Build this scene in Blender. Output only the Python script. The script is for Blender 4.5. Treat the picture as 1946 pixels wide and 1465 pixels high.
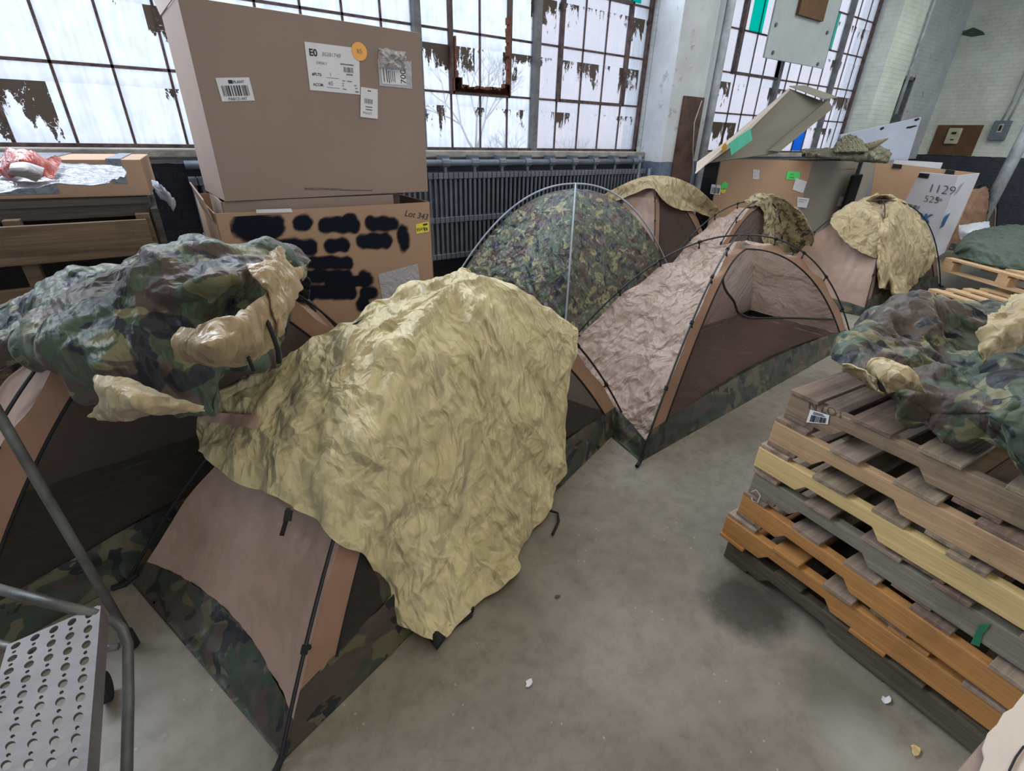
import bpy, math, random
import numpy as np
from math import sin, cos, pi, radians, sqrt, atan2
from mathutils import Vector, Matrix
from mathutils.bvhtree import BVHTree
for o in list(bpy.data.objects): bpy.data.objects.remove(o)
SC = bpy.context.scene
COL = SC.collection
random.seed(7)

# ------------------------------------------------------------------ camera
FPX, CX, CY, H = 915., 973., 732.5, 1.6
PITCH, YAW, ROLL = radians(27.5), radians(35.3), radians(1.6)
ROT = Matrix.Rotation(-YAW, 3, 'Z') @ Matrix.Rotation(pi/2-PITCH, 3, 'X') @ Matrix.Rotation(ROLL, 3, 'Z')
cam = bpy.data.cameras.new('camera'); camo = bpy.data.objects.new('camera', cam); COL.objects.link(camo)
cam.sensor_width = 36; cam.lens = 36*FPX/1946; cam.clip_start = .02
camo.matrix_world = Matrix.Translation((0, 0, H)) @ ROT.to_4x4()
SC.camera = camo

# ------------------------------------------------------------------ world, lights, exposure
w = bpy.data.worlds.new('overcast'); SC.world = w; w.use_nodes = True
wn = w.node_tree.nodes; wl = w.node_tree.links
bg = wn['Background']
tc = wn.new('ShaderNodeTexCoord'); sx = wn.new('ShaderNodeSeparateXYZ'); rp = wn.new('ShaderNodeValToRGB')
wl.new(tc.outputs['Generated'], sx.inputs[0]); wl.new(sx.outputs[2], rp.inputs[0]); wl.new(rp.outputs[0], bg.inputs[0])
rp.color_ramp.elements[0].position = 0.0; rp.color_ramp.elements[0].color = (.80, .86, .98, 1)
rp.color_ramp.elements[1].position = .7; rp.color_ramp.elements[1].color = (.90, .94, 1.0, 1)
bg.inputs[1].default_value = .93
def area(name, loc, rot, sx_, sy_, power, col):
    l = bpy.data.lights.new(name, 'AREA'); l.shape = 'RECTANGLE'; l.size = sx_; l.size_y = sy_; l.energy = power; l.color = col
    o = bpy.data.objects.new(name, l); COL.objects.link(o); o.location = loc; o.rotation_euler = rot
    return o
# added area lamps boost the window daylight; unseen overhead lamps are added fill
area('window_daylight', (2.0, 4.6, 3.9), (radians(-62), 0, 0), 8, 1.4, 150, (.84, .91, 1))
area('window_daylight', (-2.2, 4.5, 3.7), (radians(-58), 0, radians(12)), 4.5, 1.3, 150, (.80, .89, 1))
area('added_overhead_fill', (1.5, -1.5, 5.0), (0, 0, 0), 7, 4, 72, (1, .84, .60))
area('added_overhead_fill', (5.0, 1.0, 5.0), (0, 0, 0), 5, 4, 45, (1, .98, .95))
area('added_overhead_fill', (9.5, .5, 5.0), (0, 0, 0), 5, 5, 150, (.94, 1, .95))
SC.view_settings.view_transform = 'Standard'; SC.view_settings.look = 'None'
SC.view_settings.exposure = 0.7; SC.view_settings.gamma = 1; SC.view_settings.use_curve_mapping = False

# ------------------------------------------------------------------ real positions from sight lines
CAM = Vector((0, 0, H))
def ray(x, y): return (ROT @ Vector(((x-CX)/FPX, -(y-CY)/FPX, -1))).normalized()
def Z(x, y, z): d = ray(x, y); return CAM + d*((z-H)/d.z)
def Yp(x, y, Y): d = ray(x, y); return CAM + d*(Y/d.y)
def Xp(x, y, X): d = ray(x, y); return CAM + d*(X/d.x)
def PL(x, y, p, n): d = ray(x, y); return CAM + d*((Vector(p)-CAM).dot(n)/d.dot(n))

# ------------------------------------------------------------------ object helpers
def tag(o, label=None, cat=None, group=None, kind=None):
    if label: o['label'] = label
    if cat: o['category'] = cat
    if group: o['group'] = group
    if kind: o['kind'] = kind
    return o
def empty(name, loc, label=None, cat=None, group=None, rz=0, kind=None):
    o = bpy.data.objects.new(name, None); COL.objects.link(o); o.empty_display_size = .05
    o.location = loc; o.rotation_euler = (0, 0, rz)
    bpy.context.view_layer.update()
    return tag(o, label, cat, group, kind)
def wmat(o):
    m = Matrix.Translation(o.location) @ o.rotation_euler.to_matrix().to_4x4()
    return (wmat(o.parent) @ m) if o.parent else m
class MB:
    def __init__(s): s.v = []; s.f = []
    def add(s, vs, fs):
        b = len(s.v); s.v += [tuple(v) for v in vs]; s.f += [tuple(i+b for i in f) for f in fs]
    def box(s, a, b, M=None):
        x0, y0, z0 = a; x1, y1, z1 = b
        v = [Vector(p) for p in ((x0,y0,z0),(x1,y0,z0),(x1,y1,z0),(x0,y1,z0),(x0,y0,z1),(x1,y0,z1),(x1,y1,z1),(x0,y1,z1))]
        if M: v = [M @ p for p in v]
        s.add(v, [(0,3,2,1),(4,5,6,7),(0,1,5,4),(1,2,6,5),(2,3,7,6),(3,0,4,7)])
        return s
    def prism(s, poly, n):      # polygon of 3-D points extruded by vector n
        poly = [Vector(p) for p in poly]; n = Vector(n); k = len(poly)
        s.add(poly+[p+n for p in poly], [tuple(range(k))[::-1], tuple(range(k, 2*k))]+[(i, (i+1) % k, (i+1) % k+k, i+k) for i in range(k)])
        return s
    def tube(s, pts, r, n=8, cap=True):
        pts = [Vector(p) for p in pts]; rings = []
        up = Vector((0, 0, 1)); prev = None
        for i, p in enumerate(pts):
            t = (pts[min(i+1, len(pts)-1)]-pts[max(i-1, 0)]).normalized()
            if prev is None:
                a = up if abs(t.z) < .95 else Vector((1, 0, 0)); u = t.cross(a).normalized()
            else: u = (prev - t*prev.dot(t)).normalized()
            prev = u; v = t.cross(u)
            rr = r[i] if isinstance(r, (list, tuple)) else r
            rings.append([p+rr*(cos(2*pi*k/n)*u+sin(2*pi*k/n)*v) for k in range(n)])
        vs = [q for g in rings for q in g]; fs = []
        for i in range(len(pts)-1):
            for k in range(n): fs.append((i*n+k, i*n+(k+1) % n, (i+1)*n+(k+1) % n, (i+1)*n+k))
        if cap: fs += [tuple(range(n))[::-1], tuple(range((len(pts)-1)*n, len(pts)*n))]
        s.add(vs, fs); return s
    def grid(s, G):             # G: array (n,m,3)
        n, m = G.shape[:2]; b = len(s.v)
        s.v += [tuple(p) for p in G.reshape(-1, 3)]
        s.f += [(b+i*m+j, b+i*m+j+1, b+(i+1)*m+j+1, b+(i+1)*m+j) for i in range(n-1) for j in range(m-1)]
        return s
    def build(s, name, mat, parent=None, smooth=False, bevel=0, label=None, solid=0, sub=0):
        me = bpy.data.meshes.new(name); vs = s.v
        if parent:
            I = wmat(parent).inverted(); vs = [I @ Vector(v) for v in s.v]
        me.from_pydata([tuple(v) for v in vs], [], s.f); me.update()
        me.materials.append(mat)
        if smooth:
            for p in me.polygons: p.use_smooth = True
        o = bpy.data.objects.new(name, me); COL.objects.link(o)
        if parent: o.parent = parent
        if solid:
            m = o.modifiers.new('thick', 'SOLIDIFY'); m.thickness = solid; m.offset = 0
        if bevel:
            m = o.modifiers.new('bevel', 'BEVEL'); m.width = bevel; m.segments = 2; m.limit_method = 'ANGLE'
        if sub:
            m = o.modifiers.new('sub', 'SUBSURF'); m.levels = m.render_levels = sub
        if label: o['label'] = label
        return o

# ------------------------------------------------------------------ materials
def new_mat(name):
    m = bpy.data.materials.new(name); m.use_nodes = True
    return m, m.node_tree.nodes, m.node_tree.links, m.node_tree.nodes['Principled BSDF']
def N(nt, kind, **kw):
    n = nt.new('ShaderNode'+kind)
    for k, v in kw.items():
        if k.startswith('i_'):
            key = k[2:]; key = int(key) if key.isdigit() else key.replace('_', ' ')
            n.inputs[key].default_value = v
        else: setattr(n, k, v)
    return n
def ramp(nt, stops, interp='LINEAR'):
    r = nt.new('ShaderNodeValToRGB'); cr = r.color_ramp; cr.interpolation = interp
    while len(cr.elements) < len(stops): cr.elements.new(.5)
    for e, (p, c) in zip(cr.elements, stops):
        e.position = p; e.color = c if len(c) == 4 else (*c, 1)
    return r
def mixc(nt, lk, fac, a, b, mode='MIX'):
    m = nt.new('ShaderNodeMix'); m.data_type = 'RGBA'; m.blend_type = mode
    for s, v in ((m.inputs[0], fac), (m.inputs[6], a), (m.inputs[7], b)):
        if hasattr(v, 'node'): lk.new(v, s)
        elif isinstance(v, (int, float)): s.default_value = v
        else: s.default_value = (*v, 1) if len(v) == 3 else v
    return m.outputs[2]
def noise(nt, lk, vec, scale, detail=3, rough=.5, dist=0):
    n = N(nt, 'TexNoise'); n.inputs['Scale'].default_value = scale; n.inputs['Detail'].default_value = detail
    n.inputs['Roughness'].default_value = rough; n.inputs['Distortion'].default_value = dist
    if vec is not None: lk.new(vec, n.inputs['Vector'])
    return n.outputs['Fac']
def mapping(nt, lk, vec, scale=(1,1,1), loc=(0,0,0), rot=(0,0,0)):
    m = nt.new('ShaderNodeMapping'); lk.new(vec, m.inputs[0])
    m.inputs['Scale'].default_value = scale; m.inputs['Location'].default_value = loc; m.inputs['Rotation'].default_value = rot
    return m.outputs[0]
def fac(nt, lk, v, lo, hi):
    m = N(nt, 'MapRange'); m.inputs['From Min'].default_value = lo; m.inputs['From Max'].default_value = hi; lk.new(v, m.inputs[0])
    return m.outputs[0]
def math_(nt, lk, op, a, b=None):
    m = N(nt, 'Math', operation=op)
    for i, v in enumerate((a, b)):
        if v is None: continue
        if hasattr(v, 'node'): lk.new(v, m.inputs[i])
        else: m.inputs[i].default_value = v
    return m.outputs[0]

def fabric(name, colour, camo=False, back=None, crease=.6, csc=9, rough=.55, transl=.12, netting=0, off=(0,0,0), sheen=.1, camo_scale=1.0):
    m, nt, lk, bs = new_mat(name)
    tc = N(nt, 'TexCoord').outputs['Object']; tc = mapping(nt, lk, tc, loc=off)
    col = None
    if camo:
        g, br, ln, bk = camo
        s = camo_scale
        n1 = noise(nt, lk, mapping(nt, lk, tc, (1, 1, 1.3)), 5.5*s, 2, .45, .6)
        n2 = noise(nt, lk, mapping(nt, lk, tc, (1, 1.2, 1.5), (7, 3, 1)), 6.5*s, 2.5, .5, .8)
        n3 = noise(nt, lk, mapping(nt, lk, tc, (1, 1, 1), (-4, 9, 5)), 7.5*s, 3, .5, 1.0)
        c = mixc(nt, lk, fac(nt, lk, n1, .515, .525), g, br)
        c = mixc(nt, lk, fac(nt, lk, n2, .575, .585), c, ln)
        col = mixc(nt, lk, fac(nt, lk, n3, .585, .595), c, bk)
    dn = noise(nt, lk, tc, 3.0, 5, .6)
    base = col if col is not None else colour
    dark = mixc(nt, lk, 1.0, base, (.80, .78, .74), 'MULTIPLY')
    col = mixc(nt, lk, fac(nt, lk, dn, .40, .62), dark, base)
    if back:
        geo = N(nt, 'NewGeometry'); col = mixc(nt, lk, geo.outputs['Backfacing'], col, back)
    lk.new(col, bs.inputs['Base Color'])
    bs.inputs['Roughness'].default_value = rough; bs.inputs['Sheen Weight'].default_value = sheen
    bs.inputs['Specular IOR Level'].default_value = .35
    # fine creases: warped voronoi facets
    wn_ = N(nt, 'TexNoise'); wn_.inputs['Scale'].default_value = csc*.4; wn_.inputs['Detail'].default_value = 2; lk.new(tc, wn_.inputs['Vector'])
    add = N(nt, 'MixRGB', blend_type='ADD'); add.inputs[0].default_value = .22; lk.new(tc, add.inputs[1]); lk.new(wn_.outputs['Color'], add.inputs[2])
    hs = None
    for k, (sc, wt) in enumerate(((csc*.75, 1.0), (csc*1.7, .42), (csc*3.6, .16))):
        v = N(nt, 'TexVoronoi', feature='F1', distance='MANHATTAN'); v.inputs['Scale'].default_value = sc
        lk.new(mapping(nt, lk, add.outputs[0], (1.25, 1.0, .55), rot=(.5+.6*k, .4-.7*k, .9*k)), v.inputs['Vector'])
        h = math_(nt, lk, 'MULTIPLY', v.outputs['Distance'], wt)
        hs = h if hs is None else math_(nt, lk, 'ADD', hs, h)
    bp = N(nt, 'Bump'); bp.inputs['Strength'].default_value = min(1, crease); bp.inputs['Distance'].default_value = .030*crease*9/csc; lk.new(hs, bp.inputs['Height'])
    lk.new(bp.outputs[0], bs.inputs['Normal'])
    out = nt['Material Output']; sh = bs.outputs[0]
    if transl:
        t = N(nt, 'BsdfTranslucent'); lk.new(col, t.inputs[0]); lk.new(bp.outputs[0], t.inputs['Normal'])
        mx = N(nt, 'MixShader'); mx.inputs[0].default_value = transl; lk.new(sh, mx.inputs[1]); lk.new(t.outputs[0], mx.inputs[2]); sh = mx.outputs[0]
    if netting:
        t = N(nt, 'BsdfTransparent')
        mx = N(nt, 'MixShader'); mx.inputs[0].default_value = netting; lk.new(sh, mx.inputs[1]); lk.new(t.outputs[0], mx.inputs[2]); sh = mx.outputs[0]
    lk.new(sh, out.inputs[0])
    return m

def plain(name, colour, rough=.6, metal=0, var=.25, vscale=8, bump=0, bscale=40, spec=.4):
    m, nt, lk, bs = new_mat(name)
    tc = N(nt, 'TexCoord').outputs['Object']
    n = noise(nt, lk, tc, vscale, 5, .6)
    dk = tuple(c*(1-var) for c in colour); li = tuple(min(1, c*(1+var*.6)) for c in colour)
    lk.new(mixc(nt, lk, fac(nt, lk, n, .3, .7), dk, li), bs.inputs['Base Color'])
    bs.inputs['Roughness'].default_value = rough; bs.inputs['Metallic'].default_value = metal
    bs.inputs['Specular IOR Level'].default_value = spec
    if bump:
        b = N(nt, 'Bump'); b.inputs['Strength'].default_value = bump; b.inputs['Distance'].default_value = .01
        lk.new(noise(nt, lk, tc, bscale, 4, .6), b.inputs['Height']); lk.new(b.outputs[0], bs.inputs['Normal'])
    return m
def glossy_alpha(name, colour, alpha, rough=.15):
    m, nt, lk, bs = new_mat(name)
    bs.inputs['Base Color'].default_value = (*colour, 1); bs.inputs['Roughness'].default_value = rough
    bs.inputs['Alpha'].default_value = alpha
    tc = N(nt, 'TexCoord').outputs['Object']
    b = N(nt, 'Bump'); b.inputs['Strength'].default_value = .7; b.inputs['Distance'].default_value = .02
    lk.new(noise(nt, lk, tc, 14, 3, .6, 1.5), b.inputs['Height']); lk.new(b.outputs[0], bs.inputs['Normal'])
    return m
def wood(name, a, b, stain=.4, axis='Y'):
    m, nt, lk, bs = new_mat(name)
    tc = N(nt, 'TexCoord').outputs['Object']
    sc = (1.6, 30, 30) if axis == 'X' else (30, 1.6, 30)
    g = noise(nt, lk, mapping(nt, lk, tc, sc), 1.6, 5, .65, .9)
    c = mixc(nt, lk, fac(nt, lk, g, .32, .68), a, b)
    g2 = noise(nt, lk, mapping(nt, lk, tc, tuple(s*.35 for s in sc)), 1.1, 3, .5, 1.6)
    c = mixc(nt, lk, math_(nt, lk, 'MULTIPLY', fac(nt, lk, g2, .5, .72), stain), c, tuple(v*.35 for v in a))
    st = noise(nt, lk, tc, 5, 6, .7)
    c = mixc(nt, lk, math_(nt, lk, 'MULTIPLY', fac(nt, lk, st, .52, .75), stain), c, (.05, .042, .036))
    kn = N(nt, 'TexVoronoi'); kn.inputs['Scale'].default_value = 4; lk.new(mapping(nt, lk, tc, (.6, 1, 1) if axis == 'X' else (1, .6, 1)), kn.inputs['Vector'])
    c = mixc(nt, lk, math_(nt, lk, 'MULTIPLY', math_(nt, lk, 'LESS_THAN', kn.outputs['Distance'], .07), .6), c, tuple(v*.25 for v in a))
    lk.new(c, bs.inputs['Base Color']); bs.inputs['Roughness'].default_value = .75; bs.inputs['Specular IOR Level'].default_value = .25
    bp = N(nt, 'Bump'); bp.inputs['Strength'].default_value = .5; bp.inputs['Distance'].default_value = .006; lk.new(g, bp.inputs['Height']); lk.new(bp.outputs[0], bs.inputs['Normal'])
    return m

GRN, BRN, LGT, BLK = (.060, .088, .058), (.082, .062, .052), (.185, .18, .10), (.016, .021, .030)
TANB = (.46, .36, .21)
M = {}
M['yellow'] = fabric('tan_ripstop_nylon', (.62, .535, .305), crease=1.25, csc=7, rough=.42, transl=.10)
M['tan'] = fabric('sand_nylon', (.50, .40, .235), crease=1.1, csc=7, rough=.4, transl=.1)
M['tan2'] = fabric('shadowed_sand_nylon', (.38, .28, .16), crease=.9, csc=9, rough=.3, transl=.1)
M['camo'] = fabric('camouflage_nylon', 0, camo=(GRN, BRN, LGT, BLK), back=TANB, crease=.9, csc=6, rough=.52, transl=.05, camo_scale=.85)
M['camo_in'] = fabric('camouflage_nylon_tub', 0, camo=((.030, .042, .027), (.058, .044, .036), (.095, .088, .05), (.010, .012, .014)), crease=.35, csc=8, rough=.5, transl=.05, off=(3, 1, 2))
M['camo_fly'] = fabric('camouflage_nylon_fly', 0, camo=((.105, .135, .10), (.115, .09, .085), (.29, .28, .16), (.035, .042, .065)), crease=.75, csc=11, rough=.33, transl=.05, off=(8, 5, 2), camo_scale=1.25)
M['pink'] = fabric('dusty_pink_nylon', (.52, .365, .30), crease=.35, csc=7, rough=.45, transl=.28)
M['pinkw'] = fabric('wrinkled_dusty_pink_nylon', (.57, .435, .375), crease=1.1, csc=8, rough=.42, transl=.3)
M['strip'] = fabric('brown_pink_nylon', (.40, .235, .16), crease=.3, csc=6, rough=.5, transl=.3)
M['mesh'] = fabric('dark_insect_netting', (.065, .038, .034), crease=.15, csc=4, rough=.8, transl=0, netting=.30)
M['meshk'] = fabric('black_insect_netting', (.030, .026, .020), crease=.15, csc=4, rough=.85, transl=0, netting=.30)
M['meshr'] = fabric('red_brown_insect_netting', (.095, .042, .038), crease=.2, csc=4, rough=.8, transl=0, netting=.36)
M['black'] = plain('black_pole_plastic', (.012, .012, .016), .35, 0, .2)
M['web'] = plain('black_webbing', (.010, .010, .012), .8)
M['greypole'] = plain('grey_seam_tape', (.32, .36, .42), .4)
M['green_cloth'] = fabric('dark_green_cloth', (.035, .062, .045), crease=.7, csc=6, rough=.6, transl=0)

def floor_mat():
    m, nt, lk, bs = new_mat('worn_concrete_floor')
    tc = N(nt, 'TexCoord').outputs['Object']
    a = noise(nt, lk, tc, 1.1, 8, .62, .4); b = noise(nt, lk, tc, 14, 6, .7); c_ = noise(nt, lk, mapping(nt, lk, tc, loc=(4, 4, 0)), .55, 5, .55, .8)
    c = mixc(nt, lk, fac(nt, lk, a, .35, .65), (.155, .137, .110), (.245, .222, .182))
    c = mixc(nt, lk, math_(nt, lk, 'MULTIPLY', fac(nt, lk, b, .45, .70), .6), c, (.11, .097, .075))
    c = mixc(nt, lk, math_(nt, lk, 'MULTIPLY', fac(nt, lk, c_, .56, .70), .55), c, (.33, .31, .27))
    # scattered debris specks and scuffed spots
    v = N(nt, 'TexVoronoi'); v.inputs['Scale'].default_value = 26; lk.new(tc, v.inputs['Vector'])
    pick = math_(nt, lk, 'MULTIPLY', math_(nt, lk, 'LESS_THAN', v.outputs['Distance'], .10), math_(nt, lk, 'GREATER_THAN', noise(nt, lk, tc, 3, 3), .55))
    c = mixc(nt, lk, math_(nt, lk, 'MULTIPLY', pick, .55), c, (.42, .38, .30))
    r2 = noise(nt, lk, tc, 5, 2, .5, .5)
    ring = math_(nt, lk, 'LESS_THAN', math_(nt, lk, 'ABSOLUTE', math_(nt, lk, 'SUBTRACT', r2, .64)), .012)
    c = mixc(nt, lk, math_(nt, lk, 'MULTIPLY', ring, .12), c, (.09, .08, .06))
    # spilled dark stain by the pallets
    def spot(px, py, r, soft):
        sub = N(nt, 'VectorMath', operation='SUBTRACT'); lk.new(tc, sub.inputs[0]); p = Z(px, py, 0); sub.inputs[1].default_value = (p.x, p.y, 0)
        ln = N(nt, 'VectorMath', operation='LENGTH'); lk.new(sub.outputs[0], ln.inputs[0])
        d = math_(nt, lk, 'ADD', ln.outputs['Value'], math_(nt, lk, 'MULTIPLY', math_(nt, lk, 'SUBTRACT', noise(nt, lk, tc, 9, 5, .7), .5), r*1.5))
        return fac(nt, lk, d, r+soft, r)
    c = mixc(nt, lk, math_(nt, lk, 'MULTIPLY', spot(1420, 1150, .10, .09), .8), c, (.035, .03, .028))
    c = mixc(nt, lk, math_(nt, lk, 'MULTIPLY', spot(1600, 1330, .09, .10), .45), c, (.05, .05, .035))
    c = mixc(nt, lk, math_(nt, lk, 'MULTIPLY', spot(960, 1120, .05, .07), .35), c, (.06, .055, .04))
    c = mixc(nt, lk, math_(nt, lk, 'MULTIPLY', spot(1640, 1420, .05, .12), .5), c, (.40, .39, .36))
    lk.new(c, bs.inputs['Base Color'])
    lk.new(fac(nt, lk, a, .2, 1.2), bs.inputs['Roughness']); bs.inputs['Specular IOR Level'].default_value = .35
    rr = N(nt, 'MapRange'); rr.inputs[3].default_value = .38; rr.inputs[4].default_value = .75; lk.new(b, rr.inputs[0]); lk.new(rr.outputs[0], bs.inputs['Roughness'])
    bp = N(nt, 'Bump'); bp.inputs['Strength'].default_value = .35; bp.inputs['Distance'].default_value = .004; lk.new(b, bp.inputs['Height']); lk.new(bp.outputs[0], bs.inputs['Normal'])
    return m
def wall_mat(name, hi, lo, zsplit, brick=True, peel=.5):
    m, nt, lk, bs = new_mat(name)
    tc = N(nt, 'TexCoord').outputs['Object']; s = N(nt, 'SeparateXYZ'); lk.new(tc, s.inputs[0])
    n = noise(nt, lk, tc, 2.2, 6, .65); n2 = noise(nt, lk, tc, 6, 7, .7); n3 = noise(nt, lk, tc, 30, 4, .7)
    up = mixc(nt, lk, fac(nt, lk, n, .35, .7), hi, tuple(v*.78 for v in hi))
    up = mixc(nt, lk, math_(nt, lk, 'MULTIPLY', fac(nt, lk, n2, .60, .64), peel), up, (.16, .13, .10))
    dn = mixc(nt, lk, fac(nt, lk, n2, .35, .7), lo, tuple(v*.55 for v in lo))
    dn = mixc(nt, lk, math_(nt, lk, 'MULTIPLY', fac(nt, lk, n3, .6, .66), .5), dn, tuple(min(1, v*2.4) for v in lo))
    zz = math_(nt, lk, 'ADD', s.outputs[2], math_(nt, lk, 'MULTIPLY', math_(nt, lk, 'SUBTRACT', n2, .5), .04))
    c = mixc(nt, lk, math_(nt, lk, 'LESS_THAN', zz, zsplit), up, dn)
    lk.new(c, bs.inputs['Base Color']); bs.inputs['Roughness'].default_value = .6; bs.inputs['Specular IOR Level'].default_value = .3
    hgt = n2
    if brick:
        cmb = N(nt, 'CombineXYZ'); lk.new(math_(nt, lk, 'ADD', s.outputs[0], s.outputs[1]), cmb.inputs[0]); lk.new(s.outputs[2], cmb.inputs[1])
        b = N(nt, 'TexBrick'); b.inputs['Scale'].default_value = 1; b.inputs['Brick Width'].default_value = .21; b.inputs['Row Height'].default_value = .075
        b.inputs['Mortar Size'].default_value = .009; b.inputs['Mortar Smooth'].default_value = .3
        lk.new(cmb.outputs[0], b.inputs['Vector'])
        hgt = math_(nt, lk, 'SUBTRACT', math_(nt, lk, 'MULTIPLY', n2, .5), math_(nt, lk, 'MULTIPLY', b.outputs['Fac'], .9))
    bp = N(nt, 'Bump'); bp.inputs['Strength'].default_value = .7; bp.inputs['Distance'].default_value = .012; lk.new(hgt, bp.inputs['Height']); lk.new(bp.outputs[0], bs.inputs['Normal'])
    return m
def glass_mat():
    m, nt, lk, bs = new_mat('weathered_wired_glass')
    tc = N(nt, 'TexCoord').outputs['Object']; s = N(nt, 'SeparateXYZ'); lk.new(tc, s.inputs[0])
    x, z = s.outputs[0], s.outputs[2]
    out = nt['Material Output']
    fz = math_(nt, lk, 'FRACT', math_(nt, lk, 'DIVIDE', math_(nt, lk, 'SUBTRACT', z, 1.45), .52))
    cell = N(nt, 'CombineXYZ'); lk.new(math_(nt, lk, 'FLOOR', math_(nt, lk, 'DIVIDE', math_(nt, lk, 'ADD', x, .87), .3475)), cell.inputs[0])
    lk.new(math_(nt, lk, 'FLOOR', math_(nt, lk, 'DIVIDE', math_(nt, lk, 'SUBTRACT', z, 1.45), .52)), cell.inputs[1])
    wn_ = N(nt, 'TexWhiteNoise', noise_dimensions='3D'); lk.new(cell.outputs[0], wn_.inputs['Vector'])
    rnd = wn_.outputs['Value']
    # ribbed streaks and grime
    st = noise(nt, lk, mapping(nt, lk, tc, (26, 1, 1.6)), 1, 4, .6)
    gr = noise(nt, lk, tc, 7, 6, .7)
    low = fac(nt, lk, fz, .12, 0.0)
    ga = math_(nt, lk, 'ADD', math_(nt, lk, 'MULTIPLY', st, .45), math_(nt, lk, 'MULTIPLY', gr, .45))
    grime = math_(nt, lk, 'ADD', math_(nt, lk, 'MULTIPLY', fac(nt, lk, ga, .34, .58), .7), math_(nt, lk, 'MULTIPLY', low, .35))
    tint = mixc(nt, lk, grime, (.88, .93, 1.0), (.62, .66, .72))
    # old brown paint flaking off, heaviest under the upper edge of some panes
    pn = noise(nt, lk, mapping(nt, lk, tc, (7, 1, 2.6), (3.3, 0, 1.2)), 1, 7, .72, .5)
    top = math_(nt, lk, 'MULTIPLY', fac(nt, lk, fz, .25, 1.0), .24)
    amt = math_(nt, lk, 'MULTIPLY', math_(nt, lk, 'SUBTRACT', rnd, .70), .38)
    pv = math_(nt, lk, 'ADD', math_(nt, lk, 'ADD', pn, top), amt)
    crk = N(nt, 'TexVoronoi', feature='DISTANCE_TO_EDGE'); crk.inputs['Scale'].default_value = 26; lk.new(tc, crk.inputs['Vector'])
    pm = math_(nt, lk, 'MULTIPLY', math_(nt, lk, 'GREATER_THAN', pv, .72), math_(nt, lk, 'GREATER_THAN', math_(nt, lk, 'ADD', crk.outputs['Distance'], math_(nt, lk, 'SUBTRACT', pv, .745)), .02))
    tr = N(nt, 'BsdfTransparent'); lk.new(tint, tr.inputs[0])
    tl = N(nt, 'BsdfTranslucent'); lk.new(mixc(nt, lk, 1, tint, (.98, .99, 1.0), 'MULTIPLY'), tl.inputs[0])
    mx = N(nt, 'MixShader'); lk.new(math_(nt, lk, 'ADD', math_(nt, lk, 'MULTIPLY', grime, .6), .38), mx.inputs[0]); lk.new(tr.outputs[0], mx.inputs[1]); lk.new(tl.outputs[0], mx.inputs[2])
    bs.inputs['Base Color'].default_value = (.085, .06, .045, 1); bs.inputs['Roughness'].default_value = .8
    m2 = N(nt, 'MixShader'); lk.new(pm, m2.inputs[0]); lk.new(mx.outputs[0], m2.inputs[1]); lk.new(bs.outputs[0], m2.inputs[2])
    lk.new(m2.outputs[0], out.inputs[0])
    return m
def tinted(name, c):
    m, nt, lk, bs = new_mat(name); out = nt['Material Output']
    tr = N(nt, 'BsdfTransparent'); tr.inputs[0].default_value = (*c, 1); tl = N(nt, 'BsdfTranslucent'); tl.inputs[0].default_value = (*c, 1)
    mx = N(nt, 'MixShader'); mx.inputs[0].default_value = .4; lk.new(tr.outputs[0], mx.inputs[1]); lk.new(tl.outputs[0], mx.inputs[2]); lk.new(mx.outputs[0], out.inputs[0])
    return m
def card(name, c, var=.12):
    m, nt, lk, bs = new_mat(name)
    tc = N(nt, 'TexCoord').outputs['Object']
    n = noise(nt, lk, tc, 1.6, 4, .5); f = noise(nt, lk, tc, 60, 3, .6)
    col = mixc(nt, lk, fac(nt, lk, n, .3, .7), tuple(v*(1-var) for v in c), c)
    col = mixc(nt, lk, math_(nt, lk, 'MULTIPLY', fac(nt, lk, f, .5, .8), .15), col, tuple(v*.6 for v in c))
    lk.new(col, bs.inputs['Base Color']); bs.inputs['Roughness'].default_value = .75; bs.inputs['Specular IOR Level'].default_value = .25
    wv = N(nt, 'TexWave', wave_type='BANDS', bands_direction='X'); wv.inputs['Scale'].default_value = 40; lk.new(tc, wv.inputs['Vector'])
    b = N(nt, 'Bump'); b.inputs['Strength'].default_value = .06; b.inputs['Distance'].default_value = .002; lk.new(wv.outputs['Fac'], b.inputs['Height']); lk.new(b.outputs[0], bs.inputs['Normal'])
    return m
M['floor'] = floor_mat()
M['wallwin'] = wall_mat('peeling_window_wall_paint', (.52, .55, .57), (.030, .036, .050), 1.33, peel=.6)
M['col'] = wall_mat('peeling_column_paint', (.56, .59, .62), (.15, .19, .27), 1.33, brick=False, peel=.4)
M['wallr'] = wall_mat('painted_brick_wall', (.72, .76, .68), (.050, .060, .078), 1.43, peel=.12)
M['ceil'] = plain('ceiling_paint', (.45, .46, .45), .8)
M['glass'] = glass_mat()
M['frame'] = plain('rusty_steel_sash', (.10, .062, .058), .7, 0, .7, 14, .6)
M['rust'] = plain('rust', (.16, .06, .035), .9, 0, .5, 20, .8)
M['greymull'] = plain('grey_painted_steel', (.14, .145, .15), .6, 0, .4, 10, .4)
M['rad'] = plain('blue_grey_radiator_enamel', (.125, .145, .180), .45, .1, .3, 6, .3)
M['pipe'] = plain('painted_pipe', (.40, .43, .46), .5, 0, .4, 6, .3)
M['sill'] = plain('stone_sill', (.34, .32, .29), .8, 0, .4, 6, .5)
M['card'] = card('kraft_cardboard', (.285, .215, .178)); M['card2'] = card('warm_kraft_cardboard', (.40, .265, .180)); M['card3'] = card('orange_kraft_cardboard', (.46, .29, .185))
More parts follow.
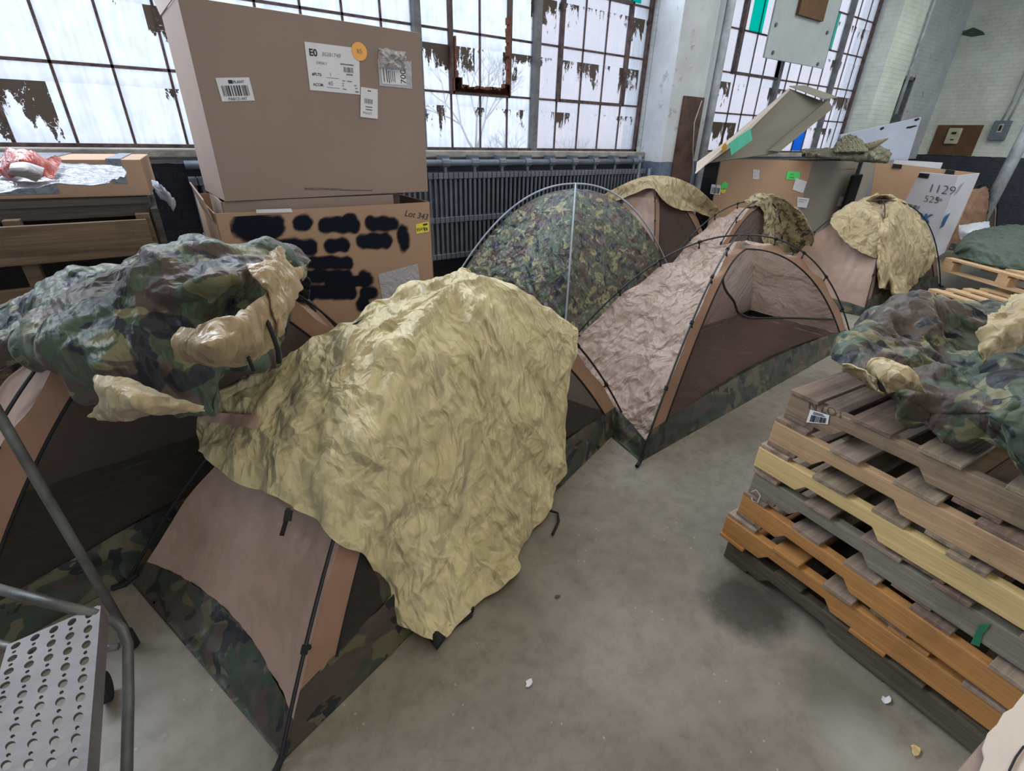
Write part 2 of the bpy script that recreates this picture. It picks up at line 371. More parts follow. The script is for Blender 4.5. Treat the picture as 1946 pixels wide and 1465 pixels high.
M['cardin'] = card('cardboard_inner_face', (.36, .27, .20)); M['cardw'] = card('white_faced_cardboard', (.62, .61, .66)); M['cardl'] = card('pale_cardboard', (.52, .45, .40)); M['cardd'] = card('lid_shade_cardboard', (.165, .150, .115)); M['cardg'] = card('greyish_cardboard', (.27, .245, .205))  # cardd: shade under the leaning lid put into a darker card colour
M['paper'] = plain('white_paper', (.66, .67, .70), .7, 0, .06); M['ink'] = plain('dark_ink', (.02, .028, .05), .7); M['pencil'] = plain('pencil_line', (.20, .20, .22), .8)
M['orange'] = plain('orange_sticker', (.85, .42, .10), .6, 0, .05); M['ylabel'] = plain('yellow_label', (.75, .65, .05), .6, 0, .1); M['glabel'] = plain('green_sticker', (.10, .72, .14), .6, 0, .05)
M['teal'] = plain('teal_tape', (.07, .42, .30), .5, 0, .15); M['blue'] = plain('blue_print', (.03, .12, .30), .6)
M['plastic'] = glossy_alpha('clear_plastic', (.8, .82, .88), .45); M['greyplastic'] = glossy_alpha('grey_plastic_sheet', (.17, .19, .235), .94, .28); M['redplastic'] = glossy_alpha('red_plastic_bag', (.62, .12, .09), .92, .25)
M['pouch'] = glossy_alpha('frosted_pouch', (.42, .42, .46), .95, .4)
M['steel'] = plain('dusty_perforated_steel', (.135, .122, .122), .5, .1, .3, 8, .15); M['tubing'] = plain('dull_grey_tube', (.115, .115, .11), .45, .3, .5, 9, .2); M['rubber'] = plain('black_rubber', (.015, .015, .015), .8)
M['woodw'] = wood('weathered_grey_wood', (.22, .17, .12), (.35, .285, .215), .7, 'X'); M['woodwy'] = wood('weathered_brown_stringer', (.185, .13, .085), (.29, .215, .15), .6)
M['woodt'] = wood('light_tan_wood', (.36, .23, .125), (.45, .30, .18), .35); M['woody'] = wood('pale_yellow_pine', (.50, .36, .16), (.60, .45, .22), .12); M['woodg'] = wood('grey_green_wood', (.165, .155, .12), (.23, .215, .175), .4)
M['woodo'] = wood('orange_wood', (.37, .17, .050), (.45, .23, .085), .35); M['woodd'] = wood('darkest_wood', (.075, .062, .045), (.13, .11, .08), .5)  # woodd: darkest wood tone, for the lowest pallet and inner stringers
M['woodr'] = wood('reddish_deck_wood', (.17, .115, .085), (.25, .18, .14), .6, 'X'); M['woodp'] = wood('pinkish_deck_wood', (.24, .18, .14), (.33, .26, .205), .45, 'X')
M['woodn'] = wood('new_pine', (.44, .29, .16), (.55, .38, .23), .2, 'X'); M['woodcr'] = wood('dark_crate_board', (.115, .078, .05), (.20, .14, .09), .6, 'X'); M['woodbk'] = wood('blackish_board', (.05, .045, .042), (.10, .09, .08), .5, 'X')  # woodbk: near-black board tone for the crate's top rail, sides and deck
M['plate'] = plain('grey_painted_board', (.42, .46, .47), .6, 0, .12, 3); M['brownbd'] = plain('brown_board', (.13, .065, .03), .7, 0, .3, 5)
M['cream'] = plain('cream_enamel', (.48, .46, .33), .5); M['greybox'] = plain('grey_electrical_box', (.14, .18, .21), .5, .1, .2)
M['paleboard'] = plain('pale_plastic_board', (.42, .46, .56), .4, 0, .08, 3); M['net'] = fabric('camouflage_net_webbing', (.22, .20, .13), crease=.8, csc=20, rough=.7, transl=0)
M['doorp'] = plain('blue_grey_door', (.20, .27, .34), .6); M['whitebag'] = glossy_alpha('white_plastic_bag', (.7, .74, .85), .9, .3)
M['brick_out'] = plain('brick_building_outside', (.70, .56, .54), .9, 0, .15, 1); M['bark'] = plain('bark', (.10, .07, .06), .9); M['snow'] = plain('snow', (.85, .88, .93), .8, 0, .05)

# ------------------------------------------------------------------ numpy cloth tools
def h3(c, k, seed):
    v = np.sin(c[..., 0]*127.1+c[..., 1]*311.7+c[..., 2]*74.7+k*53.3+seed*17.7)*43758.5453
    return v-np.floor(v)
def vor(P, seed=0, man=True):
    c = np.floor(P); fr = P-c; f1 = np.full(P.shape[:-1], 9.)
    for i in (-1, 0, 1):
        for j in (-1, 0, 1):
            for k in (-1, 0, 1):
                g = np.array([i, j, k]); cc = c+g
                o = np.stack([h3(cc, q, seed) for q in range(3)], -1)
                f1 = np.minimum(f1, np.abs(g+o-fr).sum(-1)*.75 if man else np.linalg.norm(g+o-fr, axis=-1))
    return f1
def smooth_noise(P, seed, n=5):
    rs = np.random.RandomState(seed); out = np.zeros(P.shape[:-1])
    for i in range(n):
        d = rs.randn(3); out += np.sin(P@d*1.3+rs.rand()*6.28)
    return out/n
def tri(x): return 2*np.abs(x-np.floor(x+.5))
def crumple(P, scale, seed, stretch=(1, 1, .55), octaves=3, warp=.5):
    """creased-cloth height: straight sharp folds in many directions, each fading in and out"""
    Q = P/scale*np.array(stretch)
    wv = np.stack([smooth_noise(Q*.55, seed+i) for i in range(3)], -1)
    Q = Q+wv*warp; out = np.zeros(P.shape[:-1]); a = 1; rs = np.random.RandomState(seed+99)
    for k in range(octaves):
        for i in range(6):
            d = rs.randn(3); d /= np.linalg.norm(d); f = (.55+.5*rs.rand())*(1.8**k)
            mk = np.clip(smooth_noise(Q*.5*(1.6**k)+rs.rand(3)*20, seed+7*i+k, 5)*1.6+.25, 0, 1)
            out = out+a*.36*mk*(tri(Q@d*f+rs.rand()*5)-.5)
        out = out+a*.45*(vor(Q*(1.7**k)*.8, seed+k)-.5); a *= .56
    return out
def cr1(Pts, n):                # Catmull-Rom along axis 0 to n samples
    Pts = np.asarray(Pts, float); m = len(Pts)
    t = np.linspace(0, m-1, n); i = np.clip(np.floor(t).astype(int), 0, m-2); f = t-i
    f = f.reshape((-1,)+(1,)*(Pts.ndim-1))
    p0 = Pts[np.maximum(i-1, 0)]; p1 = Pts[i]; p2 = Pts[i+1]; p3 = Pts[np.minimum(i+2, m-1)]
    return .5*((2*p1)+(-p0+p2)*f+(2*p0-5*p1+4*p2-p3)*f*f+(-p0+3*p1-3*p2+p3)*f**3)
def spline(C, n, m):
    return np.swapaxes(cr1(np.swapaxes(cr1(C, n), 0, 1), m), 0, 1)
def normals(G):
    n = np.cross(np.gradient(G, axis=0), np.gradient(G, axis=1)); l = np.linalg.norm(n, axis=-1, keepdims=True); return n/np.maximum(l, 1e-9)
def cloth(ctrl, n, m, amp, scale, seed, stretch=(1, 1, .55), flip=False, edge=1.0, octaves=3, zmin=None, jitter=0):
    G = spline(np.array(ctrl, float), n, m); Nn = normals(G)
    if flip: Nn = -Nn
    c = crumple(G, scale, seed, stretch, octaves)
    if edge < 1:
        u = np.linspace(0, 1, n)[:, None]; v = np.linspace(0, 1, m)[None]
        fade = np.minimum(1, edge+6*np.minimum(np.minimum(u, 1-u)+0*v, np.minimum(v, 1-v)+0*u)); c = c*fade
    G = G+Nn*(c*amp)[..., None]
    if jitter:
        G = G+np.stack([smooth_noise(G*9, seed+20+i) for i in range(3)], -1)*jitter
    if zmin is not None: G[..., 2] = np.maximum(G[..., 2], zmin)
    return G
def a3(v): return [v.x, v.y, v.z]
def vert(px, py, dist):     # the point at that ground distance along a sight line
    d = ray(px, py); s_ = dist/Vector((d.x, d.y)).length; return CAM+d*s_

# ------------------------------------------------------------------ room shell
def struct(name, mb, mat, parent=None, **k):
    o = mb.build(name, mat, parent, **k)
    if not parent: o['kind'] = 'structure'
    return o
struct('floor', MB().box((-9, -9, -.1), (15.3, 5.4, 0)), M['floor'])
struct('ceiling', MB().box((-9, -9, 5.2), (15.5, 5.4, 5.35)), M['ceil'])
W0, W1, V0, V1 = -4.0, 5.55, 6.72, 11.32
wb = MB()
wb.box((-9, 5.0, 0), (15.3, 5.35, 1.40)); wb.box((-9, 5.0, 4.62), (15.3, 5.35, 5.2))
wb.box((-9, 5.0, 1.40), (W0, 5.35, 4.62)); wb.box((W1, 5.0, 1.40), (V0, 5.35, 4.62)); wb.box((V1, 5.0, 1.40), (12.5, 5.35, 4.62)); wb.box((13.6, 5.0, 1.40), (15.3, 5.35, 4.62))
wb.box((12.5, 5.0, 2.86), (13.6, 5.35, 4.62))
struct('wall_back', wb, M['wallwin'])
struct('wall_right', MB().box((15.2, -9, 0), (15.5, 5.35, 5.2)), M['wallr'])
struct('wall_left', MB().box((-9.3, -9, 0), (-9, 5.35, 5.2)), M['wallwin'])
# brick pier between second window and the recessed door
struct('trim_1', MB().box((V1+.02, 4.72, 0), (12.35, 5.0, 5.2)), M['wallr'])
# column between the windows
struct('trim_2', MB().box((5.56, 4.62, 0), (6.22, 5.0, 5.2)).box((6.22, 4.8, 0), (6.72, 5.0, 5.2)), M['col'], bevel=.01)
struct('trim_3', MB().box((W0, 4.9, 1.375), (W1, 5.02, 1.44)).box((V0, 4.9, 1.375), (V1, 5.02, 1.44)), M['sill'], bevel=.01)
dr = empty('door_1', (13.05, 5.3, 0), kind='structure')
MB().box((12.5, 5.28, 1.40), (13.6, 5.33, 2.86)).build('door_panel', M['doorp'], dr)
MB().box((12.5, 5.0, 1.4), (12.56, 5.3, 2.86)).box((13.54, 5.0, 1.4), (13.6, 5.3, 2.86)).box((12.5, 5.0, 2.8), (13.6, 5.3, 2.86)).build('door_frame', M['greymull'], dr)

def window(name, x0, x1, xs, thick, rows, vents):
    e = empty(name, ((x0+x1)/2, 5.12, 1.44), kind='structure')
    f = MB(); rnd = random.Random(3)
    for x in xs:
        if any(abs(x-t) < .02 for t in thick): continue
        f.box((x-.009, 5.10, 1.44), (x+.009, 5.12, 4.6))
    for z in rows: f.box((x0, 5.10, z-.010), (x1, 5.12, z+.010))
    f.box((x0, 5.06, 1.43), (x1, 5.14, 1.465)); f.box((x0, 5.06, 4.58), (x1, 5.14, 4.62)); f.box((x0, 5.06, 1.44), (x0+.04, 5.14, 4.6)); f.box((x1-.04, 5.06, 1.44), (x1, 5.14, 4.6))
    f.build('sash_bars', M['frame'], e)
    for a, b, c, d in vents:      # hinged vent frames, thicker bars
        v = MB(); t = .015
        v.box((a-t, 5.05, c-t), (a+t, 5.12, d+t)); v.box((b-t, 5.05, c-t), (b+t, 5.12, d+t)); v.box((a, 5.05, c-t), (b, 5.12, c+t)); v.box((a, 5.05, d-t), (b, 5.12, d+t))
        v.build('vent_frame', M['frame'], e)
    for x in thick:
        MB().box((x-.035, 5.03, 1.44), (x+.035, 5.13, 4.6)).build('mullion', M['greymull'], e)
    g = MB(); g.add([(x0, 5.11, 1.44), (x1, 5.11, 1.44), (x1, 5.11, 4.6), (x0, 5.11, 4.6)], [(0, 1, 2, 3)])
    g.build('window_glass', M['glass'], e)
    return e
P_ = .3475
xs = [3.79-P_*k for k in range(1, 23)]+[3.79+.352*k for k in range(1, 5)]
rows = [1.45+.52*k for k in range(1, 6)]
win1 = window('window_1', W0, W1, xs, [2.38, -.87-P_*4, ], rows, [(2.745, 3.44, 1.97, 3.01), (4.14, 5.19, 1.97, 3.01)])
MB().box((3.755, 5.03, 1.44), (3.825, 5.13, 4.6)).build('mullion', M['greymull'], win1)
win2 = window('window_2', V0, V1, [6.82+.352*k for k in range(13)], [8.6, 10.35], rows, [(7.41, 8.58, 2.49, 3.53)])
for nm, c, x, z0, z1 in (('teal_pane', (.02, .75, .62), 7.62, 3.02, 3.52), ('green_pane', (.25, .62, .50), 9.75, 3.02, 3.52), ('blue_pane', (.12, .38, .80), 9.63, 1.47, 1.95), ('teal_pane', (.02, .70, .60), 5.02, 3.03, 3.1)):
    MB().box((x, 5.10, z0), (x+.33, 5.105, z1)).build(nm, tinted(nm, c), win1 if x < 6 else win2)
rp_ = MB()
rs = random.Random(5)
# rust crust on the old vent frame
for k in range(46):
    t = k/45; x = 2.76+t*.67; z = 1.99+rs.random()*.035+(.06 if t < .12 or t > .9 else 0)
    rp_.box((x-.014, 5.04, 1.98), (x+.014, 5.10, z+.02))
for k in range(22):
    z = 2.0+k*.02; rp_.box((2.77, 5.04, z), (2.785+rs.random()*.03*(1-k/22), 5.09, z+.02)); z = 2.0+k*.03; rp_.box((3.42-rs.random()*.03, 5.04, z), (3.43, 5.09, z+.03))
rp_.build('rust_crust', M['rust'], win1)

# what the panes look out on
struct('trim_4', MB().box((-30, 5.6, -.6), (60, 60, -.5)), M['snow'])
bo = MB().box((15, 12, -.5), (34, 20, 9)); tag(bo.build('brick_building', M['brick_out']), 'reddish brick building seen hazily through the window panes', 'building')
def tree(x, y, s, seed):
    r = random.Random(seed); e = empty('bare_tree', (x, y, -.5))
    mb = MB()
    def br(p, d, l, rad, n):
        q = p+d*l; mb.tube([p, p.lerp(q, .5)+Vector((r.uniform(-.05, .05),)*3)*l, q], [rad, rad*.85, rad*.7], 5)
        if n == 0: return
        for _ in range(3):
            dd = (d+Vector((r.uniform(-.8, .8), r.uniform(-.8, .8), r.uniform(-.3, .5)))).normalized(); br(q, dd, l*.72, rad*.6, n-1)
    br(Vector((x, y, -.5)), Vector((0, 0, 1)), s, s*.05, 5)
    mb.build('branches', M['bark'], e); return e
tag(tree(6.3, 8.2, .8, 2), label='bare winter tree behind the one clear low pane left of the column', cat='tree')
tag(tree(9.5, 16, 1.5, 4), label='bare tree farther off seen hazily through the panes', cat='tree')

# radiator under the window
rad = empty('radiator', (2.8, 4.82, .35), 'long blue-grey cast iron wall radiator under the first window', 'radiator')
x = .24
while x < 5.3:
    b = MB()
    for k in range(6):
        xx = x+.03+k*.058
        b.tube([(xx, 4.80, .42), (xx, 4.80, 1.19)], .017, 8); b.tube([(xx, 4.88, .42), (xx, 4.88, 1.19)], .017, 8)
        for z in (.40, .78, 1.21): b.box((xx-.026, 4.775, z-.03), (xx+.026, 4.90, z+.03))
    b.build('radiator_bank', M['rad'], rad, bevel=.006); x += .35
pp = MB().tube([(.24, 4.80, 1.33), (5.42, 4.80, 1.33)], .032, 10); pp.build('header_pipe', M['rad'], rad, smooth=True)
for k in range(15):
    x = .42+k*.345
    MB().tube([(x-.04, 4.80, 1.33), (x+.04, 4.80, 1.33)], .043, 10).box((x-.05, 4.79, 1.36), (x+.05, 4.88, 1.40)).tube([(x, 4.8, 1.31), (x, 4.8, 1.24)], .02, 8).build('pipe_bracket', M['rad'], rad)
MB().tube([(5.35, 4.8, .3), (5.35, 4.8, 1.40)], .03, 10).tube([(5.48, 4.72, .2), (5.48, 4.72, 1.25)], .02, 8).build('riser_pipe', M['rad'], rad, smooth=True)

tag(MB().box((5.80, 4.59, 1.0), (6.20, 4.62, 2.09)).build('rusty_plate', plain('rusty_brown_plate', (.085, .045, .035), .7, 0, .6, 6, .4)), 'rusty brown steel plate fixed low on the white column', 'plate')
tag(MB().tube([(6.42, 4.62, 0), (6.42, 4.62, 5.2)], .055, 12).build('standpipe', M['pipe'], smooth=True), 'thick flaking vertical pipe right of the white column', 'pipe')
tag(MB().tube([(6.22, 4.66, 0), (6.22, 4.66, 5.2)], .022, 8).build('riser_conduit', M['pipe'], smooth=True), 'thin vertical conduit on the right edge of the white column', 'pipe')
tag(MB().tube([(6.12, 4.57, 2.05), (6.02, 4.55, 1.8), (6.1, 4.56, 1.5), (6.25, 4.6, 1.2), (6.2, 4.6, .8)], .006, 6).build('loose_cable', M['pipe'], smooth=True), 'thin loose cable hanging in front of the rusty plate', 'cable')
bd = empty('hanging_board', (8.6, 4.85, 2.68), 'pale grey board with rounded screws hanging before the second window', 'board')
MB().box((7.72, 4.83, 2.68), (9.46, 4.86, 4.5)).build('board_panel', M['plate'], bd, bevel=.004)
MB().box((8.26, 4.78, 3.24), (8.98, 4.83, 4.3)).build('wood_block', M['brownbd'], bd)
for px, py in ((1468, 100), (1553, 122), (1571, 62), (1474, 47)):
    p = Yp(px, py, 4.83); MB().tube([p, p-Vector((0, .02, 0))], .025, 8).build('screw', M['greymull'], bd)
# right wall fittings
def onwall(poly, X, dx): return MB().prism([Xp(x, y, X) for x, y in poly], (-dx, 0, 0))
sw = empty('switch_panel', a3(Xp(1820, 265, 15.2)), 'brown wooden board with a cream switch on the right wall', 'switch panel')
MB().box((15.16, 3.98, 1.44), (15.2, 4.79, 2.04)).build('backboard', M['brownbd'], sw)
MB().box((15.09, 4.30, 1.66), (15.16, 4.55, 1.98)).build('switch_housing', M['cream'], sw, bevel=.02)
MB().box((15.07, 4.38, 1.86), (15.09, 4.46, 1.90)).box((15.07, 4.38, 1.74), (15.09, 4.44, 1.76)).build('switch_slot', M['web'], sw)
eb = empty('electrical_box', (15.2, 3.65, 1.74), 'grey metal electrical box high on the right brick wall', 'electrical box')
MB().box((15.08, 3.53, 1.75), (15.2, 3.80, 2.12)).build('box_body', M['greybox'], eb, bevel=.01)
MB().box((15.07, 3.62, 1.9), (15.08, 3.70, 2.06)).build('switch_plate', M['cream'], eb)
MB().box((15.06, 3.64, 1.93), (15.07, 3.68, 2.03)).build('toggle', M['web'], eb)
MB().tube([(15.15, 3.70, 2.12), (15.15, 3.66, 2.5), (15.15, 3.66, 5.2)], .018, 8).tube([(15.15, 3.60, 2.12), (15.15, 3.56, 2.5), (15.15, 3.56, 5.2)], .018, 8).build('conduit', M['pipe'], eb, smooth=True)
tag(MB().tube([(12.38, 4.68, 2.15), (12.38, 4.68, 5.2)], .03, 8).build('wall_conduit', M['pipe'], smooth=True), 'vertical conduit on the edge of the white brick pier', 'pipe')
tag(MB().tube([Xp(1862, 425, 12.0), Xp(1946, 262, 12.0), Xp(2010, 140, 12.)], .09, 10).build('slanting_pipe', M['pipe'], smooth=True), 'thick pale pipe leaning against the far right wall', 'pipe')

# ------------------------------------------------------------------ labels and writing
def qmat(TL, TR, BL):
    U = (TR-TL).normalized(); V = (TL-BL).normalized(); Nn = U.cross(V).normalized(); V = Nn.cross(U)
    return U, V, Nn
def quad_label(parent, name, px, plane, mat, off=.002, label=None, outline=None):
    p0, n = plane
    TL, TR, BR, BL = [PL(x, y, p0, n) for x, y in px]
    out = n*off
    pts = [BL, BR, TR, TL]
    MB().prism([p+out for p in pts], n*.0012).build(name, mat, parent, label=label)
    return TL+n*(off+.0022), TR+n*(off+.0022), BR+n*(off+.0022), BL+n*(off+.0022)
def at(q, u, v):
    TL, TR, BR, BL = q; return TL.lerp(TR, u).lerp(BL.lerp(BR, u), v)
def text(parent, s, P0, U, V, size, mat, name='lettering', bold=0, shear=0, space=1.0):
    cu = bpy.data.curves.new(name, 'FONT'); cu.body = s; cu.size = size; cu.offset = bold*size; cu.shear = shear; cu.space_character = space; cu.extrude = .0003
    ob = bpy.data.objects.new(name, cu); COL.objects.link(ob)
    me = bpy.data.meshes.new_from_object(ob.evaluated_get(bpy.context.evaluated_depsgraph_get())); bpy.data.objects.remove(ob)
    Nn = U.cross(V).normalized(); V = Nn.cross(U)
    T = Matrix((U, V, Nn)).transposed().to_4x4(); T.translation = P0
    me.transform(wmat(parent).inverted() @ T); me.materials.clear(); me.materials.append(mat)
    o = bpy.data.objects.new(name, me); COL.objects.link(o); o.parent = parent
    return o
def qtext(parent, q, u, v, s, hfrac, mat, **k):
    U = (q[1]-q[0]).normalized(); V = (q[0]-q[3]).normalized(); return text(parent, s, at(q, u, v), U, V, (q[0]-q[3]).length*hfrac, mat, **k)
def qbox(mb, q, u0, v0, u1, v1, n):
    mb.prism([at(q, u0, v1), at(q, u1, v1), at(q, u1, v0), at(q, u0, v0)], n*.0006)
def barcode(parent, q, u0, v0, u1, v1, n, mat=None, seed=1, k=26, name='barcode'):
    r = random.Random(seed); mb = MB(); u = u0
    ws = [r.choice((1, 1, 2, 3)) for _ in range(k*2)]; tot = sum(ws)
    for i, wd in enumerate(ws):
        du = (u1-u0)*wd/tot
        if i % 2 == 0: qbox(mb, q, u, v0, u+du, v1, n)
        u += du
    mb.build(name, mat or M['ink'], parent)
def lines(parent, q, rects, n, mat=None, name='printed_lines'):
    mb = MB()
    for r in rects: qbox(mb, q, *r, n)
    mb.build(name, mat or M['pencil'], parent)

def carton(e, w, d, h, m, th=.006, bottom=True):
    """open-topped carton walls in the local frame of e: x 0..w, y 0..d"""
    T = wmat(e); b = MB()
    b.box((0, 0, 0), (w, th, h), T); b.box((0, d-th, 0), (w, d, h), T); b.box((0, 0, 0), (th, d, h), T); b.box((w-th, 0, 0), (w, d, h), T)
    if bottom: b.box((0, 0, 0), (w, d, th), T)
    return b.build('carton_walls', m, e)

# lower box with the spray-painted front
lb = empty('large_carton', (.235, 3.17, 0), 'brown cardboard bulk box with black spray painted lines, under the tall box', 'cardboard box', rz=radians(.5))
T = wmat(lb)
carton(lb, 1.29, 1.05, 1.18, M['card2'])
MB().box((.05, .05, .9), (1.05, .055, 1.232), T).box((.05, .05, .9), (.056, .6, 1.232), T).build('inner_liner', M['card'], lb)
MB().prism([T @ Vector(p) for p in ((-.01, .02, 1.15), (-.03, .02, 1.25), (-.04, .5, 1.30), (-.01, .5, 1.15))], (-.006, 0, 0)).build('side_flap', M['cardin'], lb)
# back wall of the carton rises to carry the box above
MB().box((.1, .3, .02), (1.2, .9, 1.228), T).build('packed_contents', M['card'], lb)
n = -(T.to_3x3() @ Vector((0, 1, 0))); n.normalize(); pl = (T @ Vector((0, 0, 0)), n)
blobs = [(490,432,52,24),(430,415,0,0),(575,423,20,14),(645,428,40,14),(725,425,32,13),(665,417,15,10),(767,452,12,22),(560,470,45,15),(640,466,26,12),(712,458,34,14),(525,485,40,20),(625,500,48,12),(600,525,70,12),(660,535,45,10),(620,555,60,13),(695,530,15,14),(700,557,18,12),(690,578,12,16),(560,560,40,16),(500,520,40,20)]
nx, ny = 150, 90; O = Vector((.06, 0, .36)); gx = 1.18; gz = .80
vs = []; at_ = []
for j in range(ny+1):
    for i in range(nx+1):
        p = T @ (O+Vector((gx*i/nx, -.0015, gz*j/ny))); vs.append(p)
q_ = np.array([a3(p) for p in vs]); R_ = np.array(ROT); loc = (q_-np.array([0, 0, H]))@R_
pxs = CX+FPX*loc[:, 0]/-loc[:, 2]; pys = CY-FPX*loc[:, 1]/-loc[:, 2]
wob = smooth_noise(q_*28, 3, 7)*.35+smooth_noise(q_*70, 5, 7)*.2
ink = np.zeros(len(q_))
for bx, by, hw, hh in blobs:
    if hw == 0: continue
    hh = hh*1.08; r = hh; dx = np.maximum(np.abs(pxs-bx)-(hw-r if hw > r else 0), 0); dy = np.abs(pys-by)*(1 if hw > r else hw/r)
    d = np.sqrt(dx**2+dy**2)/(r if hw > r else hw)+wob*.75; ink = np.maximum(ink, np.clip((1.15-d)/.35, 0, 1))
mb = MB(); mb.v = [tuple(p) for p in vs]; mb.f = [(j*(nx+1)+i, j*(nx+1)+i+1, (j+1)*(nx+1)+i+1, (j+1)*(nx+1)+i) for j in range(ny) for i in range(nx)]
m, nt, lk, bs = new_mat('black_spray_paint'); bs.inputs['Base Color'].default_value = (.008, .011, .020, 1); bs.inputs['Roughness'].default_value = .9; bs.inputs['Specular IOR Level'].default_value = .1
an = N(nt, 'Attribute', attribute_name='ink'); lk.new(an.outputs['Fac'], bs.inputs['Alpha'])
so = mb.build('spray_paint', m, lb); so.data.attributes.new('ink', 'FLOAT', 'POINT').data.foreach_set('value', ink.astype('f'))
U = T.to_3x3() @ Vector((1, 0, 0)); V = Vector((0, 0, 1))
text(lb, 'Lot 343', PL(768, 410, *pl)+n*.002, (U-V*.22).normalized(), (V+U*.22).normalized(), .055, M['ink'], name='handwriting', shear=.2)
q = quad_label(lb, 'yellow_label', [(790, 426), (814, 421), (815, 440), (791, 444)], pl, M['ylabel'])
qtext(lb, q, .05, .75, 'ESAW', .42, M['ink'], bold=.01); lines(lb, q, [(.55, .12, .9, .3), (.62, .55, .72, .85), (.78, .55, .88, .85)], n, M['ink'])
q = quad_label(lb, 'document_pouch', [(718, 521), (793, 501), (803, 562), (728, 578)], pl, M['pouch'])
q = quad_label(lb, 'white_strip', [(486, 398), (553, 396), (556, 403), (487, 405)], pl, M['paper'], off=.004)

# tall upper box
ub = empty('tall_carton', (.305, 3.20, 1.235), 'tall closed brown cardboard box with shipping papers, on the spray painted box', 'cardboard box', rz=radians(3.5))
T = wmat(ub)
MB().box((0, 0, 0), (1.26, .62, .90), T).build('carton_body', M['card'], ub, bevel=.004)
MB().prism([T @ Vector(p) for p in ((0, 0, .9), (0, .62, .9), (-.03, .60, 1.03), (-.02, .06, 1.06))], T.to_3x3() @ Vector((-.006, 0, 0))).build('side_flap', M['cardl'], ub)
n = -(T.to_3x3() @ Vector((0, 1, 0))); n.normalize(); pl = (T @ Vector((0, 0, 0)), n)
q = quad_label(ub, 'barcode_label', [(409, 148), (473, 147), (484, 191), (422, 193)], pl, M['paper'])
barcode(ub, q, .1, .33, .93, .78, n, seed=2, k=17); qtext(ub, q, .20, .97, 'PA0121447', .19, M['ink']); qtext(ub, q, .48, .24, 'PLANT', .17, M['ink'], bold=.01); lines(ub, q, [(.34, .10, .47, .25)], n, M['ink'], 'printed_square')
q = quad_label(ub, 'shipping_paper', [(578, 79), (682, 92), (684, 180), (589, 171)], pl, M['paper'], label='white shipping paper with black print')
qtext(ub, q, .06, .27, 'E0', .20, M['ink'], bold=.03); qtext(ub, q, .28, .25, '30381740', .12, M['pencil'], shear=.2, name='handwriting'); qtext(ub, q, .17, .43, 'DRISKY', .08, M['pencil'], shear=.2, name='handwriting')
qtext(ub, q, .07, .68, '#PLTS:', .085, M['ink'], bold=.015); qtext(ub, q, .07, .90, 'ACCM:', .085, M['ink'], bold=.015); qtext(ub, q, .40, .66, '1', .11, M['pencil'], name='handwriting'); qtext(ub, q, .36, .86, '40', .13, M['pencil'], name='handwriting')
lines(ub, q, [(.33, .69, .58, .70), (.33, .90, .58, .91), (.62, .36, .88, .39), (.73, .57, .86, .60), (.64, .72, .7, .74), (.74, .72, .84, .74), (.64, .78, .67, .8), (.64, .83, .67, .85), (.64, .9, .72, .92), (.88, .80, .93, .82), (.9, .86, .95, .88), (.9, .93, .97, .96)], n)
barcode(ub, q, .68, .43, .88, .54, n, M['pencil'], seed=9, k=20)
c = PL(682, 98, *pl)+n*.006; mb = MB(); mb.prism([c+U*(.045*cos(a))+V*(.045*sin(a)) for a in [2*pi*k/36 for k in range(36)]], n*.001); mb.build('round_sticker', M['orange'], ub, label='orange round sticker')
text(ub, 'RS', c-U*.014-V*.012+n*.002, (U+V*.15).normalized(), V, .03, M['pencil'], name='handwriting')
q = quad_label(ub, 'small_label', [(685, 165), (717, 170), (717, 226), (684, 222)], pl, M['paper'], off=.005)
barcode(ub, q, .22, .36, .70, .52, n, M['pencil'], seed=5, k=16); lines(ub, q, [(.4, .08, .6, .11), (.28, .62, .68, .645), (.3, .71, .68, .735)], n, M['ink']); qtext(ub, q, .15, .88, 'PALLET', .11, M['pencil'], name='handwriting')
q = quad_label(ub, 'packing_slip_pouch', [(717, 112), (781, 117), (783, 169), (721, 163)], pl, M['pouch'], label='clear pouch holding a packing slip')
q = quad_label(ub, 'packing_slip', [(722, 122), (768, 126), (772, 162), (726, 159)], pl, M['paper'], off=.004)
lines(ub, q, [(.08, .1, .11, .9), (.2, .2, .23, .9), (.28, .3, .31, .95), (.36, .3, .38, .9), (.44, .3, .46, .85), (.52, .3, .54, .9)], n, M['ink'])
text(ub, '700', at(q, .98, .95)+n*.001, V, -U, .05, M['ink'], name='handwriting')
g = []
r = random.Random(4)
for i in range(9):
    row = []
    for j in range(11):
        u = i/8; v = j/10; p = PL(720+50*v, 92+38*u+6*v, *pl); edge = min(u, 1-u, v, 1-v)
        row.append(a3(p+n*(.004+.05*min(1, edge*5)*(.4+.8*r.random()))+U*r.uniform(-.008, .008)))
    g.append(row)
MB().grid(cloth(g, 40, 50, .012, .03, 3)).build('crumpled_bag', glossy_alpha('crumpled_clear_film', (.62, .60, .60), .8, .2), ub)
q = quad_label(ub, 'printed_note', [(579, 355), (708, 357), (708, 362), (579, 360)], pl, M['card'], off=.0003)
qtext(ub, q, 0, 1, 'REUSABLE CONTAINER DESIGN TC', .95, M['ink']); lines(ub, q, [(.5, .85, 1, 1.0)], n, M['ink'])
